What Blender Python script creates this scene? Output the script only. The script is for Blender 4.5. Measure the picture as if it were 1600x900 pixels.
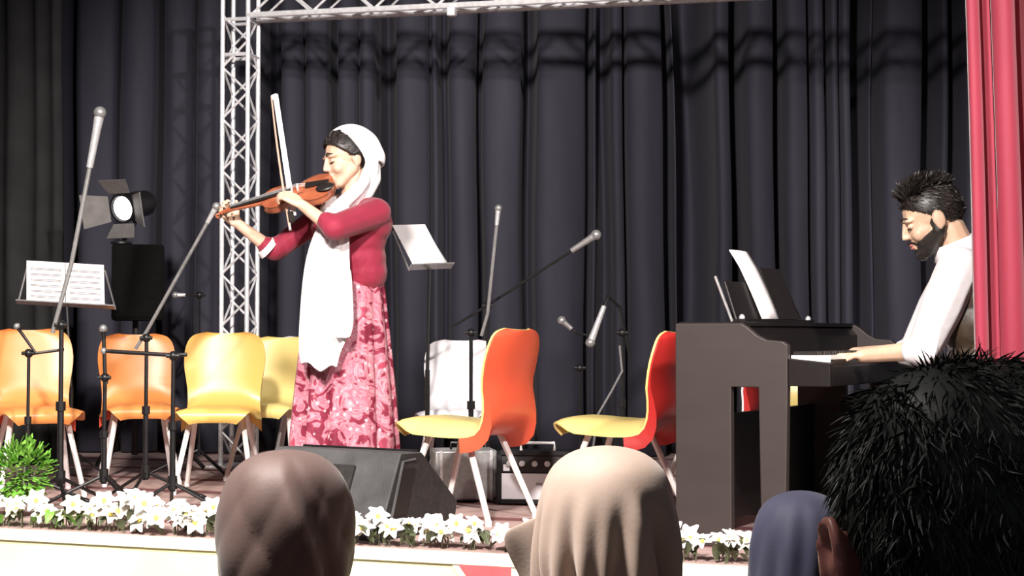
import bpy, bmesh, math, random
from mathutils import Vector, Matrix
V = Vector
R = math.radians
for o in list(bpy.data.objects):
    bpy.data.objects.remove(o, do_unlink=True)
scene = bpy.context.scene
COL = scene.collection
random.seed(7)

# ------------------------------------------------------------------ camera
F = 2500.0                       # focal length in pixels of the 1600 px wide frame
CAM = V((0, 0, 0.81))            # stage floor is z = 0
PITCH = math.atan(70.0 / F)
cd = bpy.data.cameras.new('camera')
cam = bpy.data.objects.new('camera', cd)
COL.objects.link(cam)
cam.location = CAM
cam.rotation_euler = (math.pi / 2 + PITCH, 0, 0)
cd.sensor_width = 36.0
cd.lens = F / 1600.0 * 36.0
cd.clip_start = 0.05
cd.clip_end = 100
scene.camera = cam

# ------------------------------------------------------------------ world, lights, exposure
w = bpy.data.worlds.new('world')
scene.world = w
w.use_nodes = True
w.node_tree.nodes['Background'].inputs[0].default_value = (0.55, 0.55, 0.62, 1)
w.node_tree.nodes['Background'].inputs[1].default_value = 0.10
scene.view_settings.view_transform = 'Standard'
scene.view_settings.look = 'None'
scene.view_settings.exposure = 0.0
scene.view_settings.gamma = 1.0
scene.view_settings.use_curve_mapping = False


def spot(name, loc, target, watts, angle, col, blend=0.5, radius=0.12):
    l = bpy.data.lights.new(name, 'SPOT')
    l.energy = watts
    l.color = col
    l.spot_size = R(angle)
    l.spot_blend = blend
    l.shadow_soft_size = radius
    o = bpy.data.objects.new(name, l)
    COL.objects.link(o)
    o.location = loc
    o.rotation_euler = (V(target) - V(loc)).to_track_quat('-Z', 'Y').to_euler()
    return o


spot('stage_spot_key', (-1.15, 0.6, 3.8), (-0.4, 7.2, 0.7), 3500, 56, (1.0, 0.93, 0.87), 0.6, 0.25)
spot('stage_spot_fill', (2.9, 0.6, 4.2), (0.6, 7.0, 0.8), 1900, 52, (1.0, 0.94, 0.90), 0.6)
spot('stage_spot_rail', (-1.8, 2.6, 4.4), (-1.9, 6.8, -0.1), 1300, 40, (1.0, 0.95, 0.85), 0.8)
spot('house_downlight', (-1.6, 2.6, 3.9), (0.0, 3.0, 0.4), 2000, 60, (1.0, 0.92, 0.86), 0.9, 0.3)


def P(px, py, Y):
    """point of the ray through photo pixel (px, py) at world depth Y"""
    x = (px - 800.0) / F
    y = (450.0 - py) / F
    d = V((x, math.cos(PITCH) - y * math.sin(PITCH), math.sin(PITCH) + y * math.cos(PITCH)))
    return CAM + d * (Y / d.y)


# ------------------------------------------------------------------ materials
MATS = {}


def mat(name, col, rough=0.6, metal=0.0, noise=None, col2=None, bump=0.0, bscale=40.0, spec=0.5,
        sheen=0.0, emit=None, sub=0.0, stretch=None, coat=0.0):
    if name in MATS:
        return MATS[name]
    m = bpy.data.materials.new(name)
    m.use_nodes = True
    nt = m.node_tree
    b = nt.nodes['Principled BSDF']
    b.inputs['Base Color'].default_value = (*col, 1)
    b.inputs['Roughness'].default_value = rough
    b.inputs['Metallic'].default_value = metal
    b.inputs['Specular IOR Level'].default_value = spec
    b.inputs['Sheen Weight'].default_value = sheen
    b.inputs['Coat Weight'].default_value = coat
    if sub:
        b.inputs['Subsurface Weight'].default_value = sub
        b.inputs['Subsurface Radius'].default_value = (0.02, 0.008, 0.005)
    if emit:
        b.inputs['Emission Color'].default_value = (*emit[0], 1)
        b.inputs['Emission Strength'].default_value = emit[1]
    tc = nt.nodes.new('ShaderNodeTexCoord')
    mp = nt.nodes.new('ShaderNodeMapping')
    nt.links.new(tc.outputs['Object'], mp.inputs['Vector'])
    if stretch:
        mp.inputs['Scale'].default_value = stretch
    if noise:
        n = nt.nodes.new('ShaderNodeTexNoise')
        n.inputs['Scale'].default_value = noise
        n.inputs['Detail'].default_value = 5
        nt.links.new(mp.outputs[0], n.inputs['Vector'])
        r = nt.nodes.new('ShaderNodeValToRGB')
        r.color_ramp.elements[0].position = 0.35
        r.color_ramp.elements[1].position = 0.65
        r.color_ramp.elements[0].color = (*col, 1)
        c2 = col2 or tuple(min(1, c * 1.25) for c in col)
        r.color_ramp.elements[1].color = (*c2, 1)
        nt.links.new(n.outputs['Fac'], r.inputs[0])
        nt.links.new(r.outputs[0], b.inputs['Base Color'])
    if bump:
        n2 = nt.nodes.new('ShaderNodeTexNoise')
        n2.inputs['Scale'].default_value = bscale
        n2.inputs['Detail'].default_value = 4
        nt.links.new(mp.outputs[0], n2.inputs['Vector'])
        bp = nt.nodes.new('ShaderNodeBump')
        bp.inputs['Strength'].default_value = bump
        bp.inputs['Distance'].default_value = 0.01
        nt.links.new(n2.outputs['Fac'], bp.inputs['Height'])
        nt.links.new(bp.outputs[0], b.inputs['Normal'])
    MATS[name] = m
    return m


navy_cloth = mat('navy_curtain', (0.023, 0.0225, 0.038), 0.8, noise=6, col2=(0.031, 0.029, 0.047), bump=0.25, bscale=14, sheen=0.05, stretch=(1, 1, .25))
black_cloth = mat('black_curtain', (0.010, 0.010, 0.011), 0.9, noise=5, col2=(0.018, 0.018, 0.019))
red_cloth = mat('red_curtain', (0.25, 0.012, 0.034), 0.65, noise=7, col2=(0.31, 0.018, 0.046), bump=0.15, bscale=20, sheen=0.3, stretch=(1, 1, .2))
white_metal = mat('truss_aluminium', (0.80, 0.79, 0.82), 0.35, 0.35, noise=30)
chair_leg_m = mat('pale_chair_leg', (0.86, 0.80, 0.78), 0.3, 0.1, noise=30, col2=(0.92, 0.86, 0.84))
black_metal = mat('black_metal', (0.012, 0.011, 0.012), 0.4, 0.3, noise=40)
grey_metal = mat('grey_metal', (0.30, 0.29, 0.29), 0.35, 0.5, noise=50)
silver = mat('silver_metal', (0.62, 0.61, 0.62), 0.3, 0.5, noise=60)
paper = mat('sheet_paper', (0.88, 0.80, 0.80), 0.8, noise=12, col2=(0.92, 0.86, 0.86))
ink = mat('printed_ink', (0.05, 0.045, 0.05), 0.8, noise=90)
skin_w = mat('fair_skin', (0.66, 0.42, 0.30), 0.5, noise=25, col2=(0.72, 0.47, 0.35), sub=0.1)
skin_m = mat('tan_skin', (0.62, 0.40, 0.28), 0.5, noise=25, col2=(0.68, 0.45, 0.32), sub=0.1)
skin_e = mat('ruddy_skin', (0.52, 0.19, 0.16), 0.4, noise=30, col2=(0.60, 0.24, 0.20), sub=0.1)
lip_m = mat('lips', (0.55, 0.17, 0.16), 0.4, noise=40)
brow_m = mat('brow_hair', (0.02, 0.014, 0.012), 0.7, noise=60)
dark_hair = mat('dark_hair', (0.012, 0.009, 0.008), 0.45, noise=40, col2=(0.028, 0.021, 0.018))
man_hair = mat('black_hair', (0.020, 0.024, 0.020), 0.5, noise=50, col2=(0.05, 0.057, 0.047))
white_scarf = mat('white_scarf_cloth', (0.86, 0.80, 0.82), 0.75, noise=10, col2=(0.90, 0.86, 0.87), bump=0.15, bscale=60, sheen=0.2)
red_jacket = mat('crimson_jacket_cloth', (0.25, 0.008, 0.032), 0.75, noise=14, col2=(0.29, 0.011, 0.04), bump=0.2, bscale=50, sheen=0.2)
white_shirt = mat('white_shirt_cloth', (0.85, 0.80, 0.83), 0.75, noise=10, col2=(0.90, 0.86, 0.88), bump=0.25, bscale=25)
vest_m = mat('dark_vest_cloth', (0.035, 0.022, 0.016), 0.5, noise=14, col2=(0.075, 0.05, 0.03), bump=0.3, bscale=18)
trouser_m = mat('black_trouser_cloth', (0.006, 0.006, 0.007), 0.9, noise=20)
piano_m = mat('dark_walnut_piano', (0.036, 0.026, 0.024), 0.55, noise=5, col2=(0.040, 0.029, 0.027), bump=0.02, bscale=20, stretch=(1, 1, 3))
piano_black = mat('piano_black', (0.010, 0.007, 0.007), 0.35, noise=20)
key_white = mat('ivory_key', (0.80, 0.77, 0.74), 0.3, noise=30)
varnish = mat('violin_varnish', (0.30, 0.075, 0.035), 0.28, noise=16, col2=(0.42, 0.13, 0.06), coat=0.5)
bow_wood = mat('pale_bow_wood', (0.55, 0.36, 0.28), 0.35, noise=20)
matte_black = mat('matte_black', (0.004, 0.004, 0.004), 0.95, noise=30, spec=0.1)
ebony = mat('ebony', (0.015, 0.012, 0.011), 0.35, noise=50)
hijab_brown = mat('brown_hijab_cloth', (0.098, 0.058, 0.050), 0.62, noise=9, col2=(0.125, 0.077, 0.066), bump=0.04, bscale=160, sheen=0.15)
hijab_beige = mat('beige_hijab_cloth', (0.42, 0.315, 0.255), 0.7, noise=9, col2=(0.47, 0.36, 0.295), bump=0.04, bscale=160, sheen=0.2)
hijab_navy = mat('navy_hijab_cloth', (0.016, 0.018, 0.045), 0.75, noise=9, col2=(0.021, 0.023, 0.055), bump=0.04, bscale=160, sheen=0.15)
dark_coat = mat('dark_coat_cloth', (0.02, 0.018, 0.018), 0.85, noise=20)
speaker_grey = mat('scuffed_speaker_carpet', (0.045, 0.043, 0.046), 0.8, noise=7, col2=(0.075, 0.072, 0.075), bump=0.3, bscale=150)
speaker_black = mat('black_speaker_paint', (0.014, 0.012, 0.012), 0.6, noise=40, col2=(0.026, 0.022, 0.021))
petal_m = mat('white_petal', (0.88, 0.84, 0.78), 0.6, noise=30, col2=(0.93, 0.90, 0.86), sub=0.05)
petal_y = mat('cream_petal', (0.86, 0.84, 0.55), 0.6, noise=30, col2=(0.93, 0.92, 0.70), sub=0.05)
flower_eye = mat('flower_centre', (0.75, 0.6, 0.12), 0.7, noise=60)
leaf_dark = mat('dark_leaf', (0.06, 0.075, 0.035), 0.55, noise=20, col2=(0.12, 0.13, 0.07))
leaf_green = mat('bright_leaf', (0.10, 0.32, 0.03), 0.5, noise=18, col2=(0.26, 0.52, 0.08))
cream_m = mat('cream_fascia_paint', (0.84, 0.76, 0.44), 0.6, noise=2.0, col2=(0.88, 0.82, 0.58))
coral_m = mat('coral_red_panel', (0.62, 0.09, 0.10), 0.5, noise=6, col2=(0.68, 0.12, 0.13))
trim_m = mat('pale_trim', (0.86, 0.76, 0.56), 0.5, noise=10)
yellow_p = mat('yellow_plastic', (0.82, 0.50, 0.13), 0.35, noise=4, col2=(0.84, 0.53, 0.15))
pale_yellow_p = mat('pale_yellow_plastic', (0.80, 0.63, 0.22), 0.35, noise=4, col2=(0.82, 0.66, 0.25))
amber_p = mat('amber_orange_plastic', (0.76, 0.27, 0.075), 0.35, noise=4, col2=(0.78, 0.30, 0.09))
orange_p = mat('orange_plastic', (0.72, 0.095, 0.045), 0.35, noise=4, col2=(0.76, 0.11, 0.05))
red_p = mat('red_plastic', (0.50, 0.025, 0.022), 0.35, noise=4, col2=(0.55, 0.03, 0.026))
white_p = mat('white_plastic', (0.86, 0.82, 0.86), 0.35, noise=4, col2=(0.89, 0.86, 0.89))
lamp_glass = mat('lit_lamp_lens', (0.9, 0.9, 0.9), 0.3, noise=40, emit=((1.0, 0.98, 0.95), 3.0))
flap_m = mat('grey_barn_door', (0.16, 0.15, 0.145), 0.5, 0.3, noise=20)
hall_m = mat('hall_floor_tiles', (0.10, 0.09, 0.085), 0.6, noise=3)
wall_m = mat('dark_wall_paint', (0.03, 0.03, 0.035), 0.9, noise=3)
seat_m = mat('maroon_seat_fabric', (0.10, 0.018, 0.02), 0.9, noise=20)


def carpet_material():
    m = bpy.data.materials.new('woven_carpet')
    m.use_nodes = True
    nt = m.node_tree
    b = nt.nodes['Principled BSDF']
    b.inputs['Roughness'].default_value = 0.9
    tc = nt.nodes.new('ShaderNodeTexCoord')
    mp = nt.nodes.new('ShaderNodeMapping')
    mp.inputs['Rotation'].default_value = (0, 0, R(20))
    nt.links.new(tc.outputs['Object'], mp.inputs['Vector'])
    wv = nt.nodes.new('ShaderNodeTexWave')
    wv.bands_direction = 'Y'
    wv.inputs['Scale'].default_value = 0.55
    wv.inputs['Distortion'].default_value = 1.0
    nt.links.new(mp.outputs[0], wv.inputs['Vector'])
    vo = nt.nodes.new('ShaderNodeTexVoronoi')
    vo.inputs['Scale'].default_value = 13
    nt.links.new(mp.outputs[0], vo.inputs['Vector'])
    r1 = nt.nodes.new('ShaderNodeValToRGB')
    r1.color_ramp.elements[0].color = (0.42, 0.27, 0.25, 1)
    r1.color_ramp.elements[1].color = (0.55, 0.40, 0.37, 1)
    nt.links.new(vo.outputs['Distance'], r1.inputs[0])
    r2 = nt.nodes.new('ShaderNodeValToRGB')
    r2.color_ramp.elements[0].position = 0.86
    r2.color_ramp.elements[1].position = 0.93
    r2.color_ramp.elements[0].color = (0, 0, 0, 1)
    r2.color_ramp.elements[1].color = (1, 1, 1, 1)
    nt.links.new(wv.outputs['Fac'], r2.inputs[0])
    mx = nt.nodes.new('ShaderNodeMixRGB')
    nt.links.new(r2.outputs[0], mx.inputs[0])
    nt.links.new(r1.outputs[0], mx.inputs[1])
    mx.inputs[2].default_value = (0.20, 0.075, 0.075, 1)
    nt.links.new(mx.outputs[0], b.inputs['Base Color'])
    return m


def floral_material():
    m = bpy.data.materials.new('floral_skirt_cloth')
    m.use_nodes = True
    nt = m.node_tree
    b = nt.nodes['Principled BSDF']
    b.inputs['Roughness'].default_value = 0.75
    tc = nt.nodes.new('ShaderNodeTexCoord')
    n = nt.nodes.new('ShaderNodeTexNoise')
    n.inputs['Scale'].default_value = 9
    n.inputs['Detail'].default_value = 3
    n.inputs['Distortion'].default_value = 1.6
    nt.links.new(tc.outputs['Object'], n.inputs['Vector'])
    r = nt.nodes.new('ShaderNodeValToRGB')
    cr = r.color_ramp
    cr.elements[0].position = 0.36
    cr.elements[0].color = (0.17, 0.008, 0.03, 1)
    cr.elements[1].position = 0.66
    cr.elements[1].color = (0.33, 0.035, 0.075, 1)
    for p, c in ((0.43, (0.24, 0.014, 0.045, 1)), (0.47, (0.52, 0.22, 0.27, 1)), (0.52, (0.42, 0.10, 0.155, 1)), (0.57, (0.56, 0.28, 0.33, 1))):
        e = cr.elements.new(p)
        e.color = c
    nt.links.new(n.outputs['Fac'], r.inputs[0])
    v = nt.nodes.new('ShaderNodeTexVoronoi')
    v.inputs['Scale'].default_value = 26
    nt.links.new(tc.outputs['Object'], v.inputs['Vector'])
    r2 = nt.nodes.new('ShaderNodeValToRGB')
    r2.color_ramp.elements[0].position = 0.16
    r2.color_ramp.elements[0].color = (1, 1, 1, 1)
    r2.color_ramp.elements[1].position = 0.24
    r2.color_ramp.elements[1].color = (0, 0, 0, 1)
    nt.links.new(v.outputs['Distance'], r2.inputs[0])
    mx = nt.nodes.new('ShaderNodeMixRGB')
    nt.links.new(r2.outputs[0], mx.inputs[0])
    nt.links.new(r.outputs[0], mx.inputs[1])
    mx.inputs[2].default_value = (0.62, 0.38, 0.42, 1)
    nt.links.new(mx.outputs[0], b.inputs['Base Color'])
    return m


carpet_m = carpet_material()
floral_m = floral_material()


# ------------------------------------------------------------------ mesh helpers
def frame_for(d):
    d = d.normalized()
    a = V((0, 0, 1)) if abs(d.z) < 0.9 else V((1, 0, 0))
    u = d.cross(a).normalized()
    return u, d.cross(u).normalized()


class MB:
    def __init__(self):
        self.v = []
        self.f = []

    def grid(self, rows, closed=False, cap0=False, cap1=False):
        """rows of equal length joined by quads; closed wraps each row"""
        b = len(self.v)
        n = len(rows[0])
        for r in rows:
            self.v += [V(p) for p in r]
        for i in range(len(rows) - 1):
            for j in range(n if closed else n - 1):
                k = (j + 1) % n
                self.f.append((b + i * n + j, b + i * n + k, b + (i + 1) * n + k, b + (i + 1) * n + j))
        if cap0:
            self.f.append(tuple(b + j for j in reversed(range(n))))
        if cap1:
            self.f.append(tuple(b + (len(rows) - 1) * n + j for j in range(n)))
        return self

    def tube(self, pts, rad, n=8):
        pts = [V(p) for p in pts]
        rr = rad if isinstance(rad, (list, tuple)) else [rad] * len(pts)
        rows = []
        u = None
        for i, p in enumerate(pts):
            d = (pts[min(i + 1, len(pts) - 1)] - pts[max(i - 1, 0)]).normalized()
            if u is None:
                u, w_ = frame_for(d)
            else:
                u = (u - d * u.dot(d))
                u = u.normalized() if u.length > 1e-6 else frame_for(d)[0]
                w_ = d.cross(u)
            rows.append([p + (u * math.cos(a) + w_ * math.sin(a)) * rr[i] for a in [2 * math.pi * k / n for k in range(n)]])
        return self.grid(rows, True, True, True)

    def box(self, c, s, rot=None):
        c = V(c)
        b = len(self.v)
        for z in (-.5, .5):
            for y in (-.5, .5):
                for x in (-.5, .5):
                    p = V((x * s[0], y * s[1], z * s[2]))
                    if rot is not None:
                        p = rot @ p
                    self.v.append(c + p)
        for q in ((0, 2, 3, 1), (4, 5, 7, 6), (0, 1, 5, 4), (2, 6, 7, 3), (0, 4, 6, 2), (1, 3, 7, 5)):
            self.f.append(tuple(b + k for k in q))
        return self

    def prism(self, poly, ext):
        """closed polygon (3-D points) pushed along the vector ext"""
        poly = [V(p) for p in poly]
        ext = V(ext)
        b = len(self.v)
        n = len(poly)
        self.v += poly + [p + ext for p in poly]
        self.f.append(tuple(b + k for k in reversed(range(n))))
        self.f.append(tuple(b + n + k for k in range(n)))
        for k in range(n):
            j = (k + 1) % n
            self.f.append((b + k, b + j, b + n + j, b + n + k))
        return self

    def ell(self, c, r, rot=None, nu=16, nv=10, keep=None):
        c = V(c)
        rows = []
        loc = []
        for i in range(nv + 1):
            t = math.pi * i / nv
            row = []
            for j in range(nu):
                a = 2 * math.pi * j / nu
                row.append(V((r[0] * math.sin(t) * math.cos(a), r[1] * math.sin(t) * math.sin(a), r[2] * math.cos(t))))
            rows.append(row)
        b = len(self.v)
        flat = [p for row in rows for p in row]
        for p in flat:
            self.v.append(c + (rot @ p if rot is not None else p))
        for i in range(nv):
            for j in range(nu):
                k = (j + 1) % nu
                q = (i * nu + j, (i + 1) * nu + j, (i + 1) * nu + k, i * nu + k)
                if keep and not keep(sum((flat[t] for t in q), V()) / 4):
                    continue
                if i == 0:
                    q = (q[0], q[1], q[2])
                elif i == nv - 1:
                    q = (q[0], q[1], q[3])
                self.f.append(tuple(b + t for t in q))
        return self

    def cap(self, p0, r0, p1, r1, n=10):
        """tapered capsule"""
        p0, p1 = V(p0), V(p1)
        d = p1 - p0
        if d.length < 1e-6:
            return self.ell(p0, (r0, r0, r0))
        d.normalize()
        u, w_ = frame_for(d)
        rows = []
        for k in (-85, -60, -30, 0):
            a = R(k)
            rows.append((p0 + d * (math.sin(a) * r0), math.cos(a) * r0))
        for k in (0, 30, 60, 85):
            a = R(k)
            rows.append((p1 + d * (math.sin(a) * r1), math.cos(a) * r1))
        return self.grid([[c + (u * math.cos(t) + w_ * math.sin(t)) * r for t in [2 * math.pi * q / n for q in range(n)]] for c, r in rows], True, True, True)

    def mesh(self, name, off=None):
        me = bpy.data.meshes.new(name)
        o = V(off) if off is not None else V()
        me.from_pydata([tuple(p - o) for p in self.v], [], self.f)
        me.update()
        return me

    def build(self, name, m, parent=None, off=None, smooth=True, angle=40, bevel=0, solid=0, subsurf=0):
        bm = bmesh.new()
        me = self.mesh(name, off)
        bm.from_mesh(me)
        bmesh.ops.remove_doubles(bm, verts=bm.verts, dist=1e-5)
        loose = [v for v in bm.verts if not v.link_faces]
        bmesh.ops.delete(bm, geom=loose, context='VERTS')
        bmesh.ops.recalc_face_normals(bm, faces=bm.faces)
        bm.to_mesh(me)
        bm.free()
        o = link(name, me, m, parent)
        if bevel:
            md = o.modifiers.new('bevel', 'BEVEL')
            md.width = bevel
            md.segments = 2
            md.limit_method = 'ANGLE'
        if solid:
            md = o.modifiers.new('solid', 'SOLIDIFY')
            md.thickness = solid
            md.offset = 0
        if subsurf:
            md = o.modifiers.new('sub', 'SUBSURF')
            md.levels = subsurf
            md.render_levels = subsurf
        if smooth:
            shade(me, angle)
        return o


def shade(me, angle=40):
    for p in me.polygons:
        p.use_smooth = True
    try:
        me.set_sharp_from_angle(angle=R(angle))
    except Exception:
        pass


def link(name, me, m, parent=None):
    o = bpy.data.objects.new(name, me)
    COL.objects.link(o)
    if m is not None and not me.materials:
        me.materials.append(m)
    if parent is not None:
        o.parent = parent
    return o


def blob(mb, name, m, voxel, parent=None, off=None, smooth_it=4, keep=None):
    """one continuous skin over overlapping primitives"""
    me = mb.mesh('tmp')
    t = bpy.data.objects.new('tmp', me)
    COL.objects.link(t)
    md = t.modifiers.new('r', 'REMESH')
    md.mode = 'VOXEL'
    md.voxel_size = voxel
    md.use_smooth_shade = True
    if smooth_it:
        ms = t.modifiers.new('s', 'SMOOTH')
        ms.factor = 0.5
        ms.iterations = smooth_it
    dg = bpy.context.evaluated_depsgraph_get()
    dg.update()
    me2 = bpy.data.meshes.new_from_object(t.evaluated_get(dg))
    bpy.data.objects.remove(t, do_unlink=True)
    me2.name = name
    if keep:
        bm = bmesh.new()
        bm.from_mesh(me2)
        bmesh.ops.delete(bm, geom=[f for f in bm.faces if not keep(f.calc_center_median())], context='FACES')
        bm.to_mesh(me2)
        bm.free()
    if off is not None:
        me2.transform(Matrix.Translation(-V(off)))
    for p in me2.polygons:
        p.use_smooth = True
    me2.materials.clear()
    return link(name, me2, m, parent)


def thing(name, label, cat, loc=(0, 0, 0), rotz=0, group=None):
    o = bpy.data.objects.new(name, None)
    o.empty_display_size = 0.1
    COL.objects.link(o)
    o.location = loc
    o.rotation_euler = (0, 0, rotz)
    return tag(o, label, cat, group)


def tag(o, label, cat=None, group=None, kind=None):
    o['label'] = label
    if cat:
        o['category'] = cat
    if group:
        o['group'] = group
    if kind:
        o['kind'] = kind
    return o


def struct(o, label):
    o['kind'] = 'structure'
    o['label'] = label
    return o


# ------------------------------------------------------------------ the setting
def edge_y(x):            # stage front edge, nearer on the right
    return 5.88 - 0.37 * x


EX0, EX1 = -4.2, 3.6
s = MB().prism([(EX0, edge_y(EX0), -0.03), (EX1, edge_y(EX1), -0.03), (4.6, 12.2, -0.03), (-5.2, 12.2, -0.03)], (0, 0, 0.03))
struct(s.build('floor_stage', carpet_m, smooth=False), 'patterned dusty pink carpet covering the stage floor')
en = V((-0.37, -1, 0)).normalized()        # outward normal of the stage front
ed = V((1, -0.37, 0)).normalized()
a, b_ = V((EX0, edge_y(EX0), -0.62)), V((EX1, edge_y(EX1), -0.62))
fas = struct(MB().prism([a, b_, b_ - en * 0.05, a - en * 0.05], (0, 0, 0.59)).build('wall_stage_front', cream_m, smooth=False), 'cream yellow painted board along the stage front')
cap_ = MB().prism([a + en * 0.015 + V((0, 0, 0.575)), b_ + en * 0.015 + V((0, 0, 0.575)), b_ + V((0, 0, 0.575)), a + V((0, 0, 0.575))], (0, 0, 0.045))
struct(cap_.build('trim_1', trim_m, smooth=False), 'pale trim strip along the stage edge')


def on_front(px, py):       # point on the fascia plane
    d = P(px, py, 1.0) - CAM
    p0 = V((0, edge_y(0), 0))
    return CAM + d * ((p0 - CAM).dot(en) / d.dot(en))


pr = [on_front(712, 872), on_front(800, 875), on_front(800, 960), on_front(772, 960)]
border = [on_front(694, 862), on_front(812, 866), on_front(812, 972), on_front(766, 972)]
dp = thing('fascia_panel', 'coral red slanted panel with pale border on the stage front', 'panel', pr[0])
MB().prism([p + en * 0.001 for p in border], en * 0.006).build('border', trim_m, dp, pr[0], False)
MB().prism([p + en * 0.0075 for p in pr], en * 0.006).build('panel_face', coral_m, dp, pr[0], False)

hf = MB().box((0, 4.2, -0.64), (12, 5.2, 0.04))
struct(hf.build('floor_hall', hall_m, smooth=False), 'hall floor in front of the stage')
hr = MB().box((0, 0.2, -0.555), (12, 4.0, 0.21))
struct(hr.build('floor_hall_riser', hall_m, smooth=False), 'raised hall floor under the rear audience row')
struct(MB().box((0, 12.6, 1.8), (13, 0.1, 5.2)).build('wall_back', wall_m, smooth=False), 'dark back wall behind the curtain')


# ------------------------------------------------------------------ curtains
def fold_curtain(name, label, m, valleys, px0, px1, yfun, z0, z1, scale_y, bulge=0.085, step=2.0, lean=None, nz=14, seed=1):
    rnd = random.Random(seed)
    cols = []
    px = px0
    edges = sorted(valleys)
    while px <= px1:
        d = None
        lo, hi = px0, px1
        for (va, vb, dep) in edges:
            if va <= px <= vb:
                t = (px - va) / max(vb - va, 1e-6)
                d = -dep * (math.sin(math.pi * t) ** 0.4)
                break
            if vb < px:
                lo = vb
            if va > px:
                hi = va
                break
        if d is None:
            t = (px - lo) / max(hi - lo, 1e-6)
            wdt = min(1.0, (hi - lo) / 40.0)
            d = bulge * wdt * (math.sin(math.pi * min(max(t, 0), 1) ** 0.7) ** 0.6) + 0.004 * math.sin(px * 0.12 + 1) * wdt
        cols.append((px, d))
        px += step
    rows = []
    for i in range(nz + 1):
        z = z0 + (z1 - z0) * i / nz
        row = []
        for (q, d) in cols:
            sw = 2.2 * math.sin(z * 1.3 + q * 0.011) + 1.2 * math.sin(z * 2.9 + q * 0.031)
            if lean:
                sw += lean(q, z)
            X = (q + sw - 800) / F * scale_y
            dd = d * (0.92 + 0.10 * math.sin(z * 1.7 + q * 0.05))
            row.append((X, yfun(X) - dd, z))
        rows.append(row)
    mb = MB().grid(rows)
    o = mb.build(name, m, None, None, True, 180, solid=0.006)
    return tag(o, label, 'curtain')


VAL = [(-150, -142, .14), (-90, -78, .16), (-20, -12, .12), (40, 50, .1), (96, 104, .12), (168, 176, .15), (232, 244, .18), (294, 299, .05), (340, 346, .05), (404, 428, .16),
       (468, 473, .06), (512, 524, .2), (556, 561, .06), (588, 614, .26), (670, 676, .08), (688, 702, .12), (746, 756, .18), (817, 836, .24),
       (914, 923, .12), (933, 952, .15), (972, 977, .1), (1034, 1048, .2), (1060, 1106, .36), (1138, 1158, .26), (1204, 1218, .2),
       (1254, 1262, .14), (1280, 1290, .12), (1301, 1306, .08), (1324, 1352, .3), (1358, 1366, .15), (1426, 1448, .26), (1464, 1482, .22), (1512, 1530, .2),
       (1560, 1572, .14), (1620, 1640, .2), (1690, 1704, .16), (1760, 1776, .2)]
fold_curtain('stage_curtain', 'dark navy pleated curtain hanging across the back of the stage', navy_cloth, [(a0 - .18 * (b0 - a0), b0 + .18 * (b0 - a0), d0 * 1.7) for a0, b0, d0 in VAL], -220, 1840,
             lambda x: 10.60 - 0.10 * x, 0.01, 4.2, 10.65, lean=lambda q, z: (8 - z * 4) if 930 < q < 1060 else 0)
fold_curtain('side_curtain', 'black side curtain at the far left edge of the stage', black_cloth,
             [(-160, -150, .1), (-110, -96, .12), (-50, -42, .1), (0, 10, .1), (48, 54, .08), (74, 80, .06)], -220, 96,
             lambda x: 9.95 + 0.05 * x, 0.01, 4.2, 9.8, seed=3)
red_val = [(1536, 1549, .07), (1553, 1556, .02), (1592, 1612, .10), (1640, 1656, .09), (1690, 1710, .09), (1745, 1765, .09), (1810, 1830, .09)]
fold_curtain('front_curtain', 'crimson red curtain gathered at the right side of the stage', red_cloth, red_val, 1516, 1880,
             lambda x: 5.60, 0.012, 3.6, 5.60, bulge=0.045, step=1.5, lean=lambda q, z: 19 - 12 * z, seed=5)

# ------------------------------------------------------------------ truss
TY = R(-13)


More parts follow.
